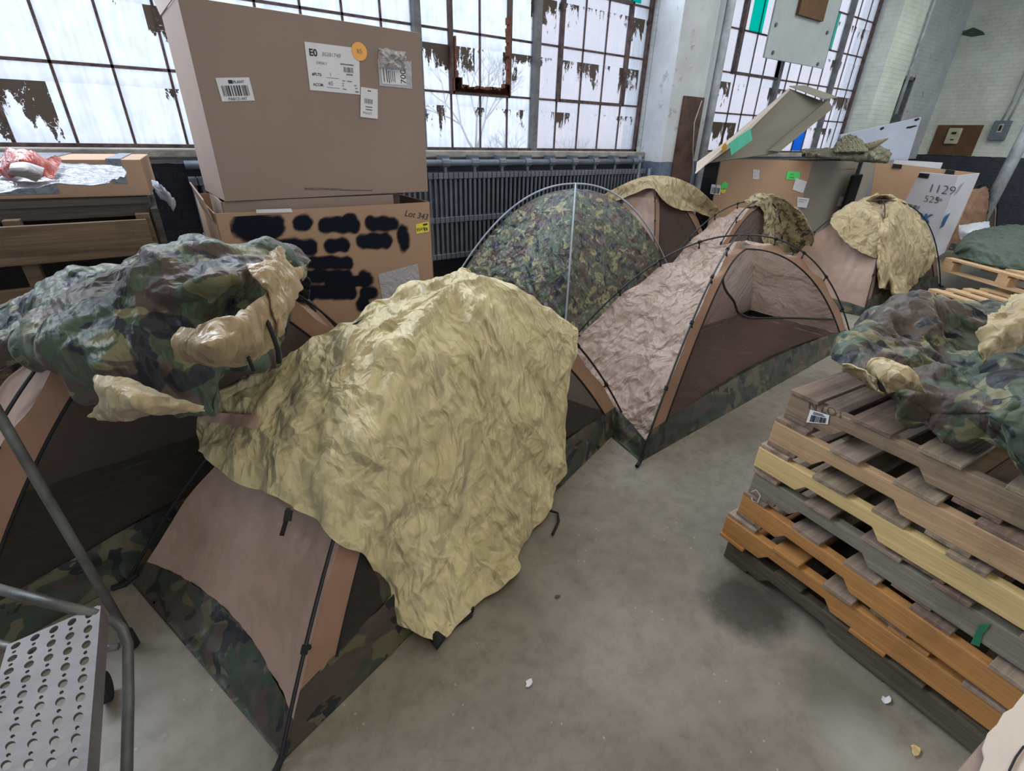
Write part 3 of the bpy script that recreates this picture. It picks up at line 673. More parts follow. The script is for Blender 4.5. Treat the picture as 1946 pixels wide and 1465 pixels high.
# ------------------------------------------------------------------ left: crate with carton and film on top
cr = empty('slatted_crate', (-1.0, 3.15, 0), 'big dark wooden slatted crate by the left window, a taped carton on top', 'crate')
for (xa, xb, za, zb, yy, mm) in ((-2.3, -.03, 1.18, 1.27, 3.25, 'woodbk'), (-2.3, -.07, 1.01, 1.18, 3.10, 'woodcr'), (-2.3, -.05, .70, .90, 3.12, 'woodcr'), (-2.3, -.05, .38, .58, 3.12, 'woodcr'), (-2.3, -.05, .06, .26, 3.12, 'woodcr')):
    MB().box((xa, yy, za), (xb, yy+.03, zb)).build('front_board', M[mm], cr, bevel=.003)
for xx in (-2.2, -1.5, -.58, -.09):
    MB().box((xx-.02, 3.15, .02), (xx+.04, 3.21, 1.2)).build('post', M['woodcr'], cr, bevel=.003)
for za, zb in ((1.02, 1.22), (.62, .86), (.2, .45)): MB().box((-.04, 3.18, za), (-.01, 4.25, zb)).build('side_board', M['woodbk'], cr, bevel=.003)
MB().box((-2.3, 3.16, .5), (-.06, 4.25, .53)).box((-2.3, 3.24, 1.24), (-.04, 4.25, 1.27)).build('deck', M['woodbk'], cr)
MB().box((-2.3, 4.22, .02), (-.06, 4.25, 1.24)).build('rear_panel', M['woodbk'], cr)
fc = empty('flat_carton', (-1.0, 3.35, 1.272), 'low taped cardboard carton covered with grey plastic film on the crate', 'cardboard box', rz=radians(-4))
T = wmat(fc)
MB().box((-1.0, 0, 0), (.98, .62, .17), T).build('carton_body', M['card2'], fc, bevel=.004)
for a, b in ((-.95, -.12), (-.06, .62)):
    MB().box((a, -.003, .02), (b, .63, .175), T).build('tape', M['greyplastic'], fc)
MB().box((.84, -.003, .06), (.90, .63, .174), T).build('tape', M['greyplastic'], fc)
def filmsheet(px, z, mat, name, label, cat, seed, amp=.03, nn=70):
    rows_ = [[a3(Z(x, y, zz)) for x, y, zz in r] for r in px]
    G = cloth(rows_, nn, nn, amp, .09, seed, stretch=(1, 1, 1))
    return tag(MB().grid(G).build(name, mat, None, smooth=True, solid=.002), label, cat)
filmsheet([[(-60, 312, 1.475), (60, 308, 1.47), (150, 312, 1.475), (232, 318, 1.47)], [(-60, 330, 1.465), (60, 330, 1.465), (150, 330, 1.465), (240, 332, 1.46)], [(-60, 372, 1.455), (40, 360, 1.458), (110, 352, 1.458), (200, 352, 1.455)]], 0, M['greyplastic'], 'plastic_film', 'shiny grey plastic film lying over the flat carton', 'plastic sheet', 3, .012)
filmsheet([[(8, 300, 1.50), (35, 289, 1.53), (80, 297, 1.515), (115, 302, 1.49)], [(5, 315, 1.49), (35, 305, 1.52), (75, 312, 1.505), (112, 316, 1.485)], [(-10, 332, 1.475), (30, 330, 1.48), (70, 335, 1.475), (100, 340, 1.47)]], 0, M['redplastic'], 'plastic_bag', 'crumpled red plastic bag at the left end of the flat carton', 'plastic bag', 8, .03)
filmsheet([[(22, 312, 1.53), (50, 310, 1.53), (84, 320, 1.52)], [(18, 325, 1.52), (48, 325, 1.52), (78, 333, 1.51)], [(30, 333, 1.505), (50, 338, 1.50), (70, 345, 1.495)]], 0, M['pouch'], 'clear_sleeve', 'grey clear plastic sleeve lying on the red bag', 'plastic sleeve', 11, .006, 40)
filmsheet([[(290, 342, 1.38), (305, 350, 1.38), (318, 368, 1.3)], [(292, 352, 1.36), (312, 365, 1.34), (332, 382, 1.24)], [(300, 372, 1.30), (318, 385, 1.25), (330, 402, 1.18)]], 0, M['whitebag'], 'plastic_wrap', 'white plastic wrap drooping off the right end of the crate', 'plastic sheet', 5, .02, 40)

# ------------------------------------------------------------------ tents
class Tent:
    def __init__(s, C, FL, FR, Hh, p=2.0, BL=None, BR=None):
        s.C = np.array(C, float); s.k = [np.array(FL, float), np.array(FR, float)]
        s.k.append(np.array(BR, float) if BR else 2*s.C-s.k[0]); s.k.append(np.array(BL, float) if BL else 2*s.C-s.k[1])
        s.H = Hh; s.p = p
    def pole(s, k, t, dh=0, shrink=1.0):
        t = np.asarray(t, float)
        xy = s.C+(s.k[k]-s.C)*(t*shrink)[..., None]
        z = (s.H-dh)*np.maximum(0, 1-t**s.p)
        return np.concatenate([xy, z[..., None]], -1)
    def pan(s, a, b, S, Tt, dh=.05, shrink=.98, sag=.05, bulge=0):
        """point on the panel between poles a and b; S across, Tt down"""
        A = s.pole(a, Tt, dh, shrink); B = s.pole(b, Tt, dh, shrink)
        P = A+(B-A)*S[..., None]; mid = (s.k[a]+s.k[b])/2-s.C; mid = mid/np.linalg.norm(mid)
        f = 4*S*(1-S)*np.sin(np.clip(Tt, 0, 1)*pi*.62)
        P[..., :2] -= mid*(f*(sag-bulge))[..., None]
        return P
def tent(name, label, g, canopy='pink', strip='strip', net='mesh', door_open=False, tub='camo_in', wr=(.012,)*4, seed=0, clips=True, poles='black', dark_tub=True, tubh=.15, clip_ts=None, plain_all=False, res=90, tapes=(1, 1)):
    e = empty(name, (g.C[0], g.C[1], 0), label, 'tent')
    tt = (1-tubh/(g.H-.05))**(1/g.p)            # where the canopy meets the floor tub
    tc = (1-.085/(g.H-.05))**(1/g.p)
    def ttop(S, nm='front'): return (tt if nm == 'front' else tc)-(.028 if nm == 'front' else .010)*4*S*(1-S)
    def scal(t): return .05 if plain_all else .045+.040*np.sin(pi*(np.asarray(t)-.22)/.2)**2*(np.asarray(t) > .02)
    names = {(0, 1): 'front', (1, 2): 'right', (2, 3): 'back', (3, 0): 'left'}
    cm = MB(); tm = MB()
    for (a, b), nm in names.items():
        if plain_all or nm != 'front':
            S, Q = np.meshgrid(np.linspace(0, 1, res), np.linspace(0, 1, res)); Tt = Q*ttop(S, nm)
            P = g.pan(a, b, S, Tt, dh=scal(Tt), sag=.10 if plain_all and nm in ('left', 'right') else .06)
            am = wr[(0 if nm == 'front' else 1 if nm == 'right' else 2 if nm == 'back' else 3)]
            c = crumple(P, .095, seed+a, (1, 1, .8), 3); ed = np.minimum(1, 8*np.minimum(S, 1-S))*np.minimum(1, 10*Q)
            P = P+normals(P)*(c*am*ed)[..., None]; cm.grid(P)
        S, Q = np.meshgrid(np.linspace(0, 1, 60), np.linspace(0, 1, 14)); Tt = ttop(S, nm)+(1-ttop(S, nm))*Q
        d0 = .065 if nm == 'front' else scal(ttop(S, nm)); P = g.pan(a, b, S, Tt, dh=d0*(1-Q)+.05*Q if not plain_all else .05, sag=(.10 if plain_all and nm in ('left', 'right') else .06 if nm in ('left', 'right') else .02 if nm == 'front' and not plain_all else .06)*(1-Q))
        P[..., 2] = np.maximum(P[..., 2], .004)
        c = crumple(P, .10, seed+5+a, (1, 1, 1), 2); P = P+normals(P)*(c*.022*np.minimum(1, 8*np.minimum(S, 1-S)))[..., None]; P[..., 2] = np.maximum(P[..., 2], .003)
        tm.grid(P)
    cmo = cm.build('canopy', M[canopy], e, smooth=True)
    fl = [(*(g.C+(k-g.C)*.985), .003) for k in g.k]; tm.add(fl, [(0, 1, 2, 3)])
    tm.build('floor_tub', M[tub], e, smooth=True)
    if not plain_all:
        t0, t1 = .16, None; wst = .13
        L = np.linalg.norm(g.k[1]-g.k[0])
        def wf(t): t = np.maximum(t, 1e-3); return np.clip(wst/(L*t)+(.5-wst/(L*t0))*np.exp(-((t-t0)/.055))*.95, 0, .495)
        sm = MB(); S, Q = np.meshgrid(np.linspace(0, 1, 30), np.linspace(0, 1, 12)); sm.grid(g.pan(0, 1, S, Q*t0+.001, dh=scal(Q*t0)*(1-Q)+.065*Q, sag=.02))
        for side in (0, 1):
            S, Q = np.meshgrid(np.linspace(0, 1, 10), np.linspace(0, 1, 60)); ts = t0+(tt-t0)*Q**1.3; ww = wf(ts)*S
            ss = ww if side == 0 else 1-ww
            sm.grid(g.pan(0, 1, ss, ts, dh=scal(ts)*(1-S)+.065*S, sag=.02))
        sm.build('door_border', M[strip], e, smooth=True)
        rr = np.linspace(0, 1, 60)**1.3; ts = t0+(tt-t0)*rr
        A = g.pan(0, 1, wf(ts), ts, dh=.065, sag=.02); B = g.pan(0, 1, 1-wf(ts), ts, dh=.065, sag=.02)
        zp = MB().tube([tuple(p) for p in A[::-1]]+[tuple(p) for p in B[1:]], .006, 6); zp.build('door_zipper', M['web'], e)
        # netting
        n_, m_ = 60, 60; S, Q = np.meshgrid(np.linspace(0, 1, m_), np.linspace(0, 1, n_))
        if door_open:
            top = np.interp(np.linspace(0, 1, m_), [0, .10, .25, .45, .7, .9, 1], [.40, .50, .63, .70, .765, .82, .85])
            top = top[None, :]*np.ones_like(S)
        else: top = np.full_like(S, t0)
        Tt = top+(np.minimum(ttop(S), 1)-top)*Q
        w_ = wf(Tt); ss = w_+(1-2*w_)*S
        P = g.pan(0, 1, ss, Tt, dh=.065, sag=.02+.03*np.minimum(1, 5*np.minimum(S, 1-S)))
        if door_open:
            P = P+normals(P)*(.05*np.sin(S*9+Q*3)*(1-Q)*np.minimum(1, 6*np.minimum(S, 1-S)))[..., None]
        MB().grid(P).build('door_netting', M[net], e, smooth=True)
        if door_open: MB().tube([tuple(p) for p in P[0]], .008, 6).build('netting_hem', M['web'], e)
    ts = np.concatenate([np.linspace(0, .85, 30), np.linspace(.87, 1.0, 12)])
    for (a, b) in ((0, 2), (1, 3)):
        A = g.pole(a, ts); B = g.pole(b, ts)
        MB().tube([tuple(p) for p in A[::-1]]+[tuple(p) for p in B[1:]], .0062 if poles == 'black' else .009, 8).build('tent_pole', M['black' if poles == 'black' else 'greypole'], e, smooth=True)
    if clips:
        for k in range(4):
            for t in (clip_ts[k] if clip_ts else (.22, .42, .62, .82)):
                a = g.pole(k, np.array(t)); b = g.pole(k, np.array(t), .05, .985)
                d = Vector(g.pole(k, np.array(t+.02))-a).normalized()*.014
                a = Vector(a); b = Vector(b)
                MB().tube([a-d*.8, a+d*.8], .011, 8).tube([a, a.lerp(b, .5), b], [.006, .004, .009], 6).build('pole_clip', M['web'], e)
        for k in range(4):
            a = Vector((*g.k[k], .01)); o = Vector((*(g.k[k]-g.C), 0)).normalized()
            MB().tube([a-o*.05+Vector((0, 0, .03)), a, a+o*.04], .011, 6).build('corner_strap', M['web'], e)
    return e

T2 = Tent((.92, 1.80), (-.11, .93), (2.10, 1.70), 1.00, 2.0, BL=(-.47, 1.91), BR=(1.78, 2.66))
T1 = Tent((.02, 2.46), (-1.04, 1.73), (1.0, 2.44), 1.10, 2.0, BL=(-1.17, 2.66), BR=(.98, 3.08))
T3 = Tent((3.33, 1.97), (1.84, 1.36), (4.87, 1.56), 1.01, 2.15, BL=(2.0, 2.46), BR=(4.78, 2.5))
T4 = Tent((3.45, 3.88), (2.66, 2.98), (4.72, 3.38), 1.185, 2.2, BL=(2.12, 4.32), BR=(4.1, 4.72))
T5 = Tent((5.12, 4.36), (4.75, 3.80), (6.3, 3.95), 1.17, 2.0, BL=(4.4, 4.62), BR=(5.95, 4.57))
T6 = Tent((5.08, 2.87), (3.9, 2.66), (6.0, 2.86), 1.07, 2.4, BL=(3.85, 3.2), BR=(6.0, 3.36))
T7 = Tent((6.70, 2.38), (5.78, 1.85), (8.0, 1.85), 1.05, 2.4, BL=(5.5, 2.82), BR=(7.9, 2.9))
T8 = Tent((11.9, 2.75), (11.2, 2.3), (12.9, 2.5), 1.05, 2.0, BL=(11.2, 3.3), BR=(12.8, 3.3))
tent('tent', 'dusty pink one person tent at the far left, hidden under the heaped camouflage rain cover', T1, net='meshk', seed=1, clip_ts=[(.62, .82), (.82,), (), (.82,)])
tent('tent', 'dusty pink one person tent nearest the camera, under the big yellow cover', T2, net='meshk', seed=2, clip_ts=[(.86,), (.62, .82), (), (.86,)])
t3 = tent('tent', 'open dusty pink tent with black poles and red-brown netting door, in the middle', T3, canopy='pinkw', net='meshr', door_open=True, seed=3, wr=(.008, .014, .014, .019), res=260)
tent('tent', 'dome tent fully covered in camouflage cloth before the radiator', T4, canopy='camo_fly', tub='camo_fly', plain_all=True, clips=False, poles='grey', seed=4, tubh=.12, wr=(.02, .02, .02, .02), res=160)
tent('tent', 'pink tent with a tan cover on top, beside the white column', T5, seed=5, clip_ts=[(.42, .62), (), (), ()])
tent('tent', 'pink tent behind the open tent, mottled cover bunched at its peak', T6, seed=6, canopy='pinkw', wr=(.01, .01, .01, .018), clip_ts=[(.42, .62), (), (), (.22, .42, .62)], res=150)
tent('tent', 'smooth pink tent right of the open tent, crumpled tan cover on its right half', T7, seed=7, clip_ts=[(.82,), (), (), (.62, .82)])
tent('tent', 'small distant tent by the far right wall behind the white box', T8, seed=8, canopy='strip')

# ------------------------------------------------------------------ draped rain covers
def bvh(g, off):
    V_, F_ = [], []
    for a, b in ((0, 1), (1, 2), (2, 3), (3, 0)):
        S, Q = np.meshgrid(np.linspace(0, 1, 24), np.linspace(0, 1, 40)); P = g.pan(a, b, S, Q, dh=-off, shrink=1+off*.8, sag=0)
        bb = len(V_); V_ += [tuple(p) for p in P.reshape(-1, 3)]; F_ += [(bb+i*24+j, bb+i*24+j+1, bb+(i+1)*24+j+1, bb+(i+1)*24+j) for i in range(39) for j in range(23)]
    return BVHTree.FromPolygons(V_, F_)
def hit(bv, x, y, fallback):
    l, n_, i, d = bv.ray_cast(CAM, ray(x, y)); return l if l is not None else Z(x, y, fallback)
def lp(p, q, f): return tuple(a+(b-a)*f for a, b in zip(p, q))
def near_pole(g, ks, x, y, off):
    """point on the sight line at the depth of the closest stretch of pole"""
    d = np.array(a3(ray(x, y))); best = None
    for k in ks:
        P = g.pole(k, np.linspace(0, 1, 120)); P = P+np.array([0, 0, off]); o = P-np.array([0, 0, H]); t = o@d; e = np.linalg.norm(o-t[:, None]*d, axis=1)/t
        i = int(e.argmin())
        if best is None or e[i] < best[0]: best = (e[i], t[i])
    return CAM+ray(x, y)*float(best[1])
def drape(name, label, g, apex, rays, back, mat, n, m, amp, scale, seed, off=.03, extra=None, **kw):
    """rays: (rim px, height or None or pole number as 'p1', mid controls riding on a pole or None); back: (a, b, S, reach) on the hidden panels"""
    bv = bvh(g, off); A = near_pole(g, (0, 1, 2, 3), apex[0], apex[1], off); ctrl = []
    def on(x, y):
        l, n_, i, d = bv.ray_cast(CAM, ray(x, y)); return l if l is not None else near_pole(g, (0, 1, 2, 3), x, y, off)
    for rim, rz, mids in rays:
        R = on(*rim) if rz is None else near_pole(g, (int(rz[1]),), rim[0], rim[1], off) if isinstance(rz, str) else Z(rim[0], rim[1], rz)
        row = [a3(A)]
        if mids: row += [a3(near_pole(g, (int(rz[1]),), q[0], q[1], off)) for q in mids]
        else:
            for f in (.25, .5, .75):
                x, y = lp(apex[:2], rim, f); row.append(a3(on(x, y)))
        row.append(a3(R)); ctrl.append(row)
    for a_, b_, S_, tr in back:
        row = [a3(A)]
        for f in (.25, .5, .75, 1.0): row.append(list(g.pan(a_, b_, np.array(S_), np.array(tr*f), dh=-off, shrink=1+off*.8, sag=0)))
        ctrl.append(row)
    C = np.array(ctrl); C = np.concatenate([C[-1:], C, C[:2]], 0)
    nseg = max(8, n//(len(C)-3)); G = cr1(C, (len(C)-1)*nseg+1)[nseg:-nseg]           # periodic round the peak
    G = np.swapaxes(cr1(np.swapaxes(G, 0, 1), m), 0, 1)
    Nn = normals(G); Nn[:, :3] = Nn[:, 3:4]
    Nn = np.where((Nn[..., 2:3]*1.0+0*Nn).mean() < 0, -Nn, Nn)
    c = crumple(G, scale, seed, kw.get('stretch', (1, 1, .5)), 3, kw.get('warp', .5))
    rad = np.linspace(0, 1, m)[None, :]; c = c*np.minimum(1, .1+rad*5)
    G = G+Nn*(c*amp)[..., None]
    hem = np.stack([smooth_noise(G*16, seed+40+i, 6) for i in range(3)], -1)*(rad**6)[..., None]*kw.get('hem', .018); G = G+hem
    G[..., 2] = np.maximum(G[..., 2], .006); G[-1] = G[0]
    o = MB().grid(G).build(name, mat, None, smooth=True, solid=.003)
    tag(o, label, 'rain cover')
    return o, G
_, GY = drape('rain_cover', 'large crumpled yellow-tan rain cover draped over the nearest tent', T2, (858, 541, 1.10),
  [((1098, 632), 'p1', [(925, 545), (988, 566), (1046, 594)]),
   ((1084, 720), None, None), ((1078, 800), .30, None), ((1072, 880), .13, None), ((1045, 965), .03, None), ((1000, 1030), .02, None), ((975, 1092), .02, None),
   ((905, 1150), .02, None), ((818, 1214), .03, None), ((735, 1150), .12, None), ((695, 1060), .36, None), ((652, 1040), .46, None), ((600, 990), None, None), ((520, 945), None, None),
   ((440, 910), None, None), ((395, 868), None, None), ((372, 845), .52, None), ((383, 785), .64, None), ((440, 735), 'p3', [(735, 585), (630, 632), (530, 690)])],
  [(2, 3, .75, .6), (2, 3, .5, .6), (2, 3, .25, .6), (2, 3, 0, .6), (1, 2, .75, .6), (1, 2, .45, .6), (1, 2, .2, .6)], M['yellow'], 560, 420, .040, .13, 11, off=.056, stretch=(1.1, 1.1, .6))
ry = bpy.data.objects[[o.name for o in bpy.data.objects if o.name.startswith('rain_cover')][-1]]
def patch_on(ob, G_px, mat, name, off=.01, nn=24, label=None):
    bpy.context.view_layer.update(); dg = bpy.context.evaluated_depsgraph_get(); bv = BVHTree.FromObject(ob, dg)
    TL, TR, BR, BL = G_px; G = np.zeros((8, nn, 3))
    for i in range(8):
        for j in range(nn):
            u = j/(nn-1); v = i/7; x, y = lp(lp(TL, TR, u), lp(BL, BR, u), v); l, n_, _, _ = bv.ray_cast(CAM, ray(x, y))
            l = l if l is not None else Z(x, y, .5); G[i, j] = a3(l-ray(x, y)*off)
    return MB().grid(G).build(name, mat, ob, smooth=True, label=label)
patch_on(ry, [(386, 782), (495, 790), (488, 815), (384, 800)], M['pink'], 'velcro_patch', .03, label='brown hook and loop strip')
G = np.array([[a3(T3v) for T3v in [Vector(T3.pan(0, 1, np.array(u), np.array(v), dh=.05, sag=.0)) for u in np.linspace(.36, .62, 6)]] for v in np.linspace(.075, .135, 4)])
MB().grid(G+np.array([-.004, -.01, .006])).build('fabric_label', M['green_cloth'], t3, label='dark green fabric label')
def strap(parent, pts, r=.006): MB().tube(pts, r, 6).build('tie_strap', M['web'], parent, smooth=True)
strap(ry, [Z(548, 965, .62), Z(545, 985, .60), Z(535, 1018, .57)], .007); MB().tube([Z(549, 970, .63), Z(546, 990, .61)], .012, 8).build('cord_toggle', M['web'], ry)
strap(ry, [Z(1022, 962, .02), Z(1045, 970, .03), Z(1060, 975, .012), Z(1062, 990, .01), Z(1050, 1016, .01)], .006)
strap(ry, [Z(1018, 975, .02), Z(1040, 968, .015)], .01)
strap(ry, [Z(935, 1098, .01), Z(972, 1088, .012), Z(978, 1094, .01)], .008)
strap(ry, [Z(845, 1195, .02), Z(880, 1172, .02), Z(900, 1155, .02), Z(895, 1170, .015), Z(860, 1190, .015)], .008)
tag(MB().tube([Z(822, 1205, .03), Z(832, 1217, .02), Z(840, 1205, .03)], [.02, .03, .02], 10).build('stake_pouch', M['web'], smooth=True), 'small black pouch on the floor at the lowest corner of the yellow cover', 'pouch')

# tan cover on the far tent by the column
drape('rain_cover', 'smooth tan rain cover folded over the top of the tent by the column', T5, (1238, 334),
  [((1368, 400), 'p1', [(1280, 338), (1315, 352), (1345, 375)]), ((1352, 412), None, None), ((1320, 402), None, None), ((1290, 398), None, None), ((1262, 382), None, None), ((1238, 358), None, None),
   ((1200, 370), None, None), ((1168, 382), None, None), ((1142, 374), 'p3', [(1210, 340), (1185, 350), (1162, 362)])],
  [(2, 3, .5, .45), (2, 3, 0, .45), (1, 2, .5, .45)], M['tan'], 220, 140, .010, .2, 21, hem=.006)
# tan cover on T7
drape('rain_cover', 'crumpled sand coloured rain cover hanging over the tent before the white box', T7, (1668, 379),
  [((1772, 472), 'p1', [(1706, 384), (1740, 404), (1760, 436)]), ((1768, 505), None, None), ((1750, 530), None, None), ((1730, 552), None, None), ((1712, 578), None, None), ((1692, 552), None, None), ((1670, 545), None, None),
   ((1676, 497), None, None), ((1640, 482), None, None), ((1612, 462), None, None), ((1588, 440), None, None), ((1577, 416), 'p3', [(1645, 383), (1622, 390), (1600, 400)])],
  [(2, 3, .6, .5), (2, 3, .2, .5), (1, 2, .6, .6)], M['tan'], 300, 200, .055, .17, 31, off=.05, hem=.02)
# mottled cover bunched on T6
drape('rain_cover', 'bunched mottled camouflage and tan cover on the peak of the tent behind', T6, (1462, 373),
  [((1543, 445), 'p1', [(1485, 378), (1510, 392), (1530, 412)]), ((1532, 478), None, None), ((1497, 480), None, None), ((1464, 474), None, None), ((1448, 458), None, None), ((1449, 425), None, None), ((1447, 398), None, None), ((1418, 386), 'p3', [(1450, 376), (1440, 379), (1430, 382)])],
  [(2, 3, .5, .35), (2, 3, 0, .4), (1, 2, .5, .45)], fabric('mottled_worn_nylon', 0, camo=((.30, .24, .14), (.36, .28, .15), (.10, .095, .05), (.06, .065, .05)), crease=.6, csc=12, transl=0, camo_scale=2.0, off=(1, 2, 3)), 180, 140, .05, .12, 41, off=.05)

# heaped camouflage cover on the left tent
def heap(name, label, cat, rows_px, mat, n, m, amp, scale, seed, back=.35, drop=.25, jit=.03, stretch=(1, 1, .7), zmin=None, rim_tuck=True, solid=.004, far=False):
    rows_ = [[a3((vert if far else Z)(*q)) for q in r] for r in rows_px]
    top = np.array(rows_[0]); d = np.array([[*Vector((p[0], p[1])).normalized()] for p in top])
    bk = top.copy(); bk[:, :2] += d*back; bk[:, 2] -= drop
    bk0 = top.copy(); bk0[:, :2] += d*back*.4; bk0[:, 2] -= drop*.15
    C = [bk.tolist(), bk0.tolist()]+rows_
    if rim_tuck:
        bt = np.array(rows_[-1]); bt[:, :2] *= 1.03; bt[:, 2] -= .02; C.append(bt.tolist())
    G = cloth(C, n, m, amp, scale, seed, stretch, octaves=4)
    if jit: G = G+np.stack([smooth_noise(G*7, seed+30+i, 6) for i in range(3)], -1)*jit
    if zmin is not None: G[..., 2] = np.maximum(G[..., 2], zmin)
    o = MB().grid(G).build(name, mat, None, smooth=True, solid=solid); tag(o, label, cat); return o
hp = heap('rain_cover', 'camouflage rain cover heaped with its tan lining showing, on the far left tent', 'rain cover',
 [[(-40, 620, .92), (20, 590, .96), (80, 548, 1.03), (150, 522, 1.08), (230, 500, 1.12), (300, 470, 1.17), (400, 462, 1.19), (480, 463, 1.19), (535, 466, 1.17), (575, 506, 1.10)],
  [(-40, 640, .93), (25, 615, .97), (90, 585, 1.05), (160, 560, 1.11), (240, 545, 1.14), (310, 520, 1.20), (395, 510, 1.22), (470, 505, 1.20), (520, 505, 1.16), (560, 540, 1.06)],
  [(-40, 665, .90), (30, 645, .95), (110, 635, 1.06), (180, 620, 1.08), (250, 610, 1.09), (320, 590, 1.10), (400, 565, 1.13), (460, 560, 1.10), (505, 565, 1.06), (540, 590, .98)],
  [(-40, 690, .86), (30, 672, .90), (110, 685, .98), (190, 690, 1.0), (260, 690, .98), (330, 665, 1.0), (400, 625, 1.02), (460, 605, 1.0), (500, 620, .96), (530, 635, .90)],
  [(-40, 700, .82), (40, 690, .85), (110, 712, .88), (180, 745, .88), (270, 772, .84), (350, 782, .82), (415, 778, .82), (430, 700, .90), (480, 690, .88), (525, 670, .84)]],
 M['camo'], 300, 380, .075, .23, 51, back=.45, drop=.35)
def flap(parent, rows_px, mat, amp, seed, name='lining_flap', n=60, scale=.08, label='tan inner lining'):
    G = cloth([[a3(Z(*q)) for q in r] for r in rows_px], n, n, amp, scale, seed, octaves=3)
    return MB().grid(G).build(name, mat, parent, smooth=True, solid=.004, label=label)
flap(hp, [[(180, 715, 1.0), (240, 718, 1.03), (310, 750, 1.0), (388, 772, .93)], [(178, 735, 1.0), (235, 745, 1.04), (305, 770, 1.0), (385, 778, .93)], [(190, 765, .96), (240, 775, 1.0), (290, 785, .96), (380, 781, .92)], [(165, 792, .90), (215, 798, .92), (250, 797, .92), (268, 775, .93)]], M['tan'], .018, 61)
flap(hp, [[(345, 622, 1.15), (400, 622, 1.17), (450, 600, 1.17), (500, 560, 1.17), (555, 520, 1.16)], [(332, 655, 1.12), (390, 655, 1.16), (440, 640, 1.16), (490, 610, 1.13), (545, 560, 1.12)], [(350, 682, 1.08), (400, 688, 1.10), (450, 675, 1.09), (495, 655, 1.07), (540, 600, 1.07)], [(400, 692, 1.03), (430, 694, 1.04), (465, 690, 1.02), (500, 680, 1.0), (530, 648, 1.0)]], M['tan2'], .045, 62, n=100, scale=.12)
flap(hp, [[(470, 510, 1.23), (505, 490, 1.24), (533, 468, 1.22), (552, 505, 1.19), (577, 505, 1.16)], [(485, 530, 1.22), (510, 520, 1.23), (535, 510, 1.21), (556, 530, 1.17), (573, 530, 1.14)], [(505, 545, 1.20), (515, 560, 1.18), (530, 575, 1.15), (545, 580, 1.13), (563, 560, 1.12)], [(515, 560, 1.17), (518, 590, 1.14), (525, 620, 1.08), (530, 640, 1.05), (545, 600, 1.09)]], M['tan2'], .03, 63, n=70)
MB().tube([Z(492, 590, 1.14), Z(510, 615, 1.11), Z(520, 640, 1.08), Z(528, 665, 1.04), Z(530, 690, 1.0)], .007, 6).build('tie_strap', M['web'], hp, smooth=True)
MB().tube([Z(470, 650, 1.10), Z(472, 680, 1.06), Z(482, 705, 1.02)], .005, 6).build('tie_strap', M['web'], hp, smooth=True)

# ------------------------------------------------------------------ pallets on the right
A0 = Z(1372, 1050, 0); DY = Vector((-.075, -1, 0)).normalized(); DX = Vector((1, -.075, 0)).normalized()
def pallet(label, z, ox, oy, rot, strm, deckm, bl=1.35, seed=0, wd=1.05):
    r = random.Random(seed); e = empty('wooden_pallet', tuple(A0+DX*ox+DY*oy+Vector((0, 0, z))), label, 'pallet', 'stacked wooden pallets in the foreground', rz=atan2(DX.y, DX.x)+radians(rot))
    T = wmat(e)           # local x = away along deck boards, local -y = along stringers
    t = .015; hS = .086
    prof = [(0, 0), (.17, 0), (.20, .035), (.42, .035), (.45, 0), (.90, 0), (.93, .035), (1.15, .035), (1.18, 0), (bl, 0), (bl, hS), (0, hS)]
    for i, x in enumerate((0, wd/2-.02, wd-.04)):
        MB().prism([T @ Vector((x, -a, t+b)) for a, b in prof], T.to_3x3() @ Vector((.038, 0, 0))).build('stringer', M[strm if i == 0 else 'woodd'], e, bevel=.003)
    ys = [0, .21, .40, .60, .80, 1.0, bl-.12]
    for i, y in enumerate(ys):
        wv = r.uniform(.09, .125); dx = r.uniform(-.012, .01); m = M[r.choice(deckm)]
        MB().box((dx, -y-wv, t+hS), (wd+r.uniform(-.02, .02), -y, t+hS+t), T).build('deck_board', m, e, bevel=.002)
    for y in (0, .52, bl-.12): MB().box((r.uniform(-.01, .01), -y-.11, 0), (wd, -y, t), T).build('bottom_board', M[r.choice(deckm)], e, bevel=.002)
    return e
pallet('lowest pallet of the foreground stack, dark wood on the floor', 0, -.01, .015, 0, 'woodd', ['woodd'], seed=1)
pallet('orange wood pallet second from the bottom, its corner sticking out', .117, -.035, -.01, 1.2, 'woodo', ['woodp', 'woodo'], seed=2)
pallet('orange stained pallet with chipped edge, below the grey-green one', .234, .0, .01, -2.0, 'woodo', ['woodp', 'woodr'], seed=3)
pg = pallet('grey-green pallet with a green paint mark on its stringer', .351, .015, .02, -1.2, 'woodg', ['woodr', 'woodp'], seed=4)
pallet('pallet with a clean pale yellow pine stringer', .468, .0, .015, -.6, 'woody', ['woodw', 'woodr'], seed=5)
pallet('light tan pallet directly under the topmost one', .585, .02, .03, -1.4, 'woodt', ['woodw', 'woodr', 'woodp'], seed=6)
pt = pallet('topmost weathered grey pallet with a torn barcode sticker', .702, .05, .04, -.5, 'woodwy', ['woodw', 'woodw', 'woodr'], seed=7)
T = wmat(pt); n = -(T.to_3x3() @ Vector((1, 0, 0))).normalized(); pl = (T @ Vector((0, 0, 0)), n)
q = quad_label(pt, 'barcode_sticker', [(1541, 778), (1577, 789), (1574, 806), (1533, 802)], pl, M['paper'], off=.002, label='torn white barcode sticker')
barcode(pt, q, .15, .35, .9, .9, n, seed=12, k=14); lines(pt, q, [(.2, .08, .7, .14), (.2, .2, .8, .26)], n, M['ink'])
Uw = (q[1]-q[0]).normalized(); text(pt, 'N LOT', PL(1535, 775, *pl)+n*.002, Uw, V, .04, M['woodd'], name='stamped_letters')
T = wmat(pg); n = -(T.to_3x3() @ Vector((1, 0, 0))).normalized(); pl = (T @ Vector((0, 0, 0)), n)
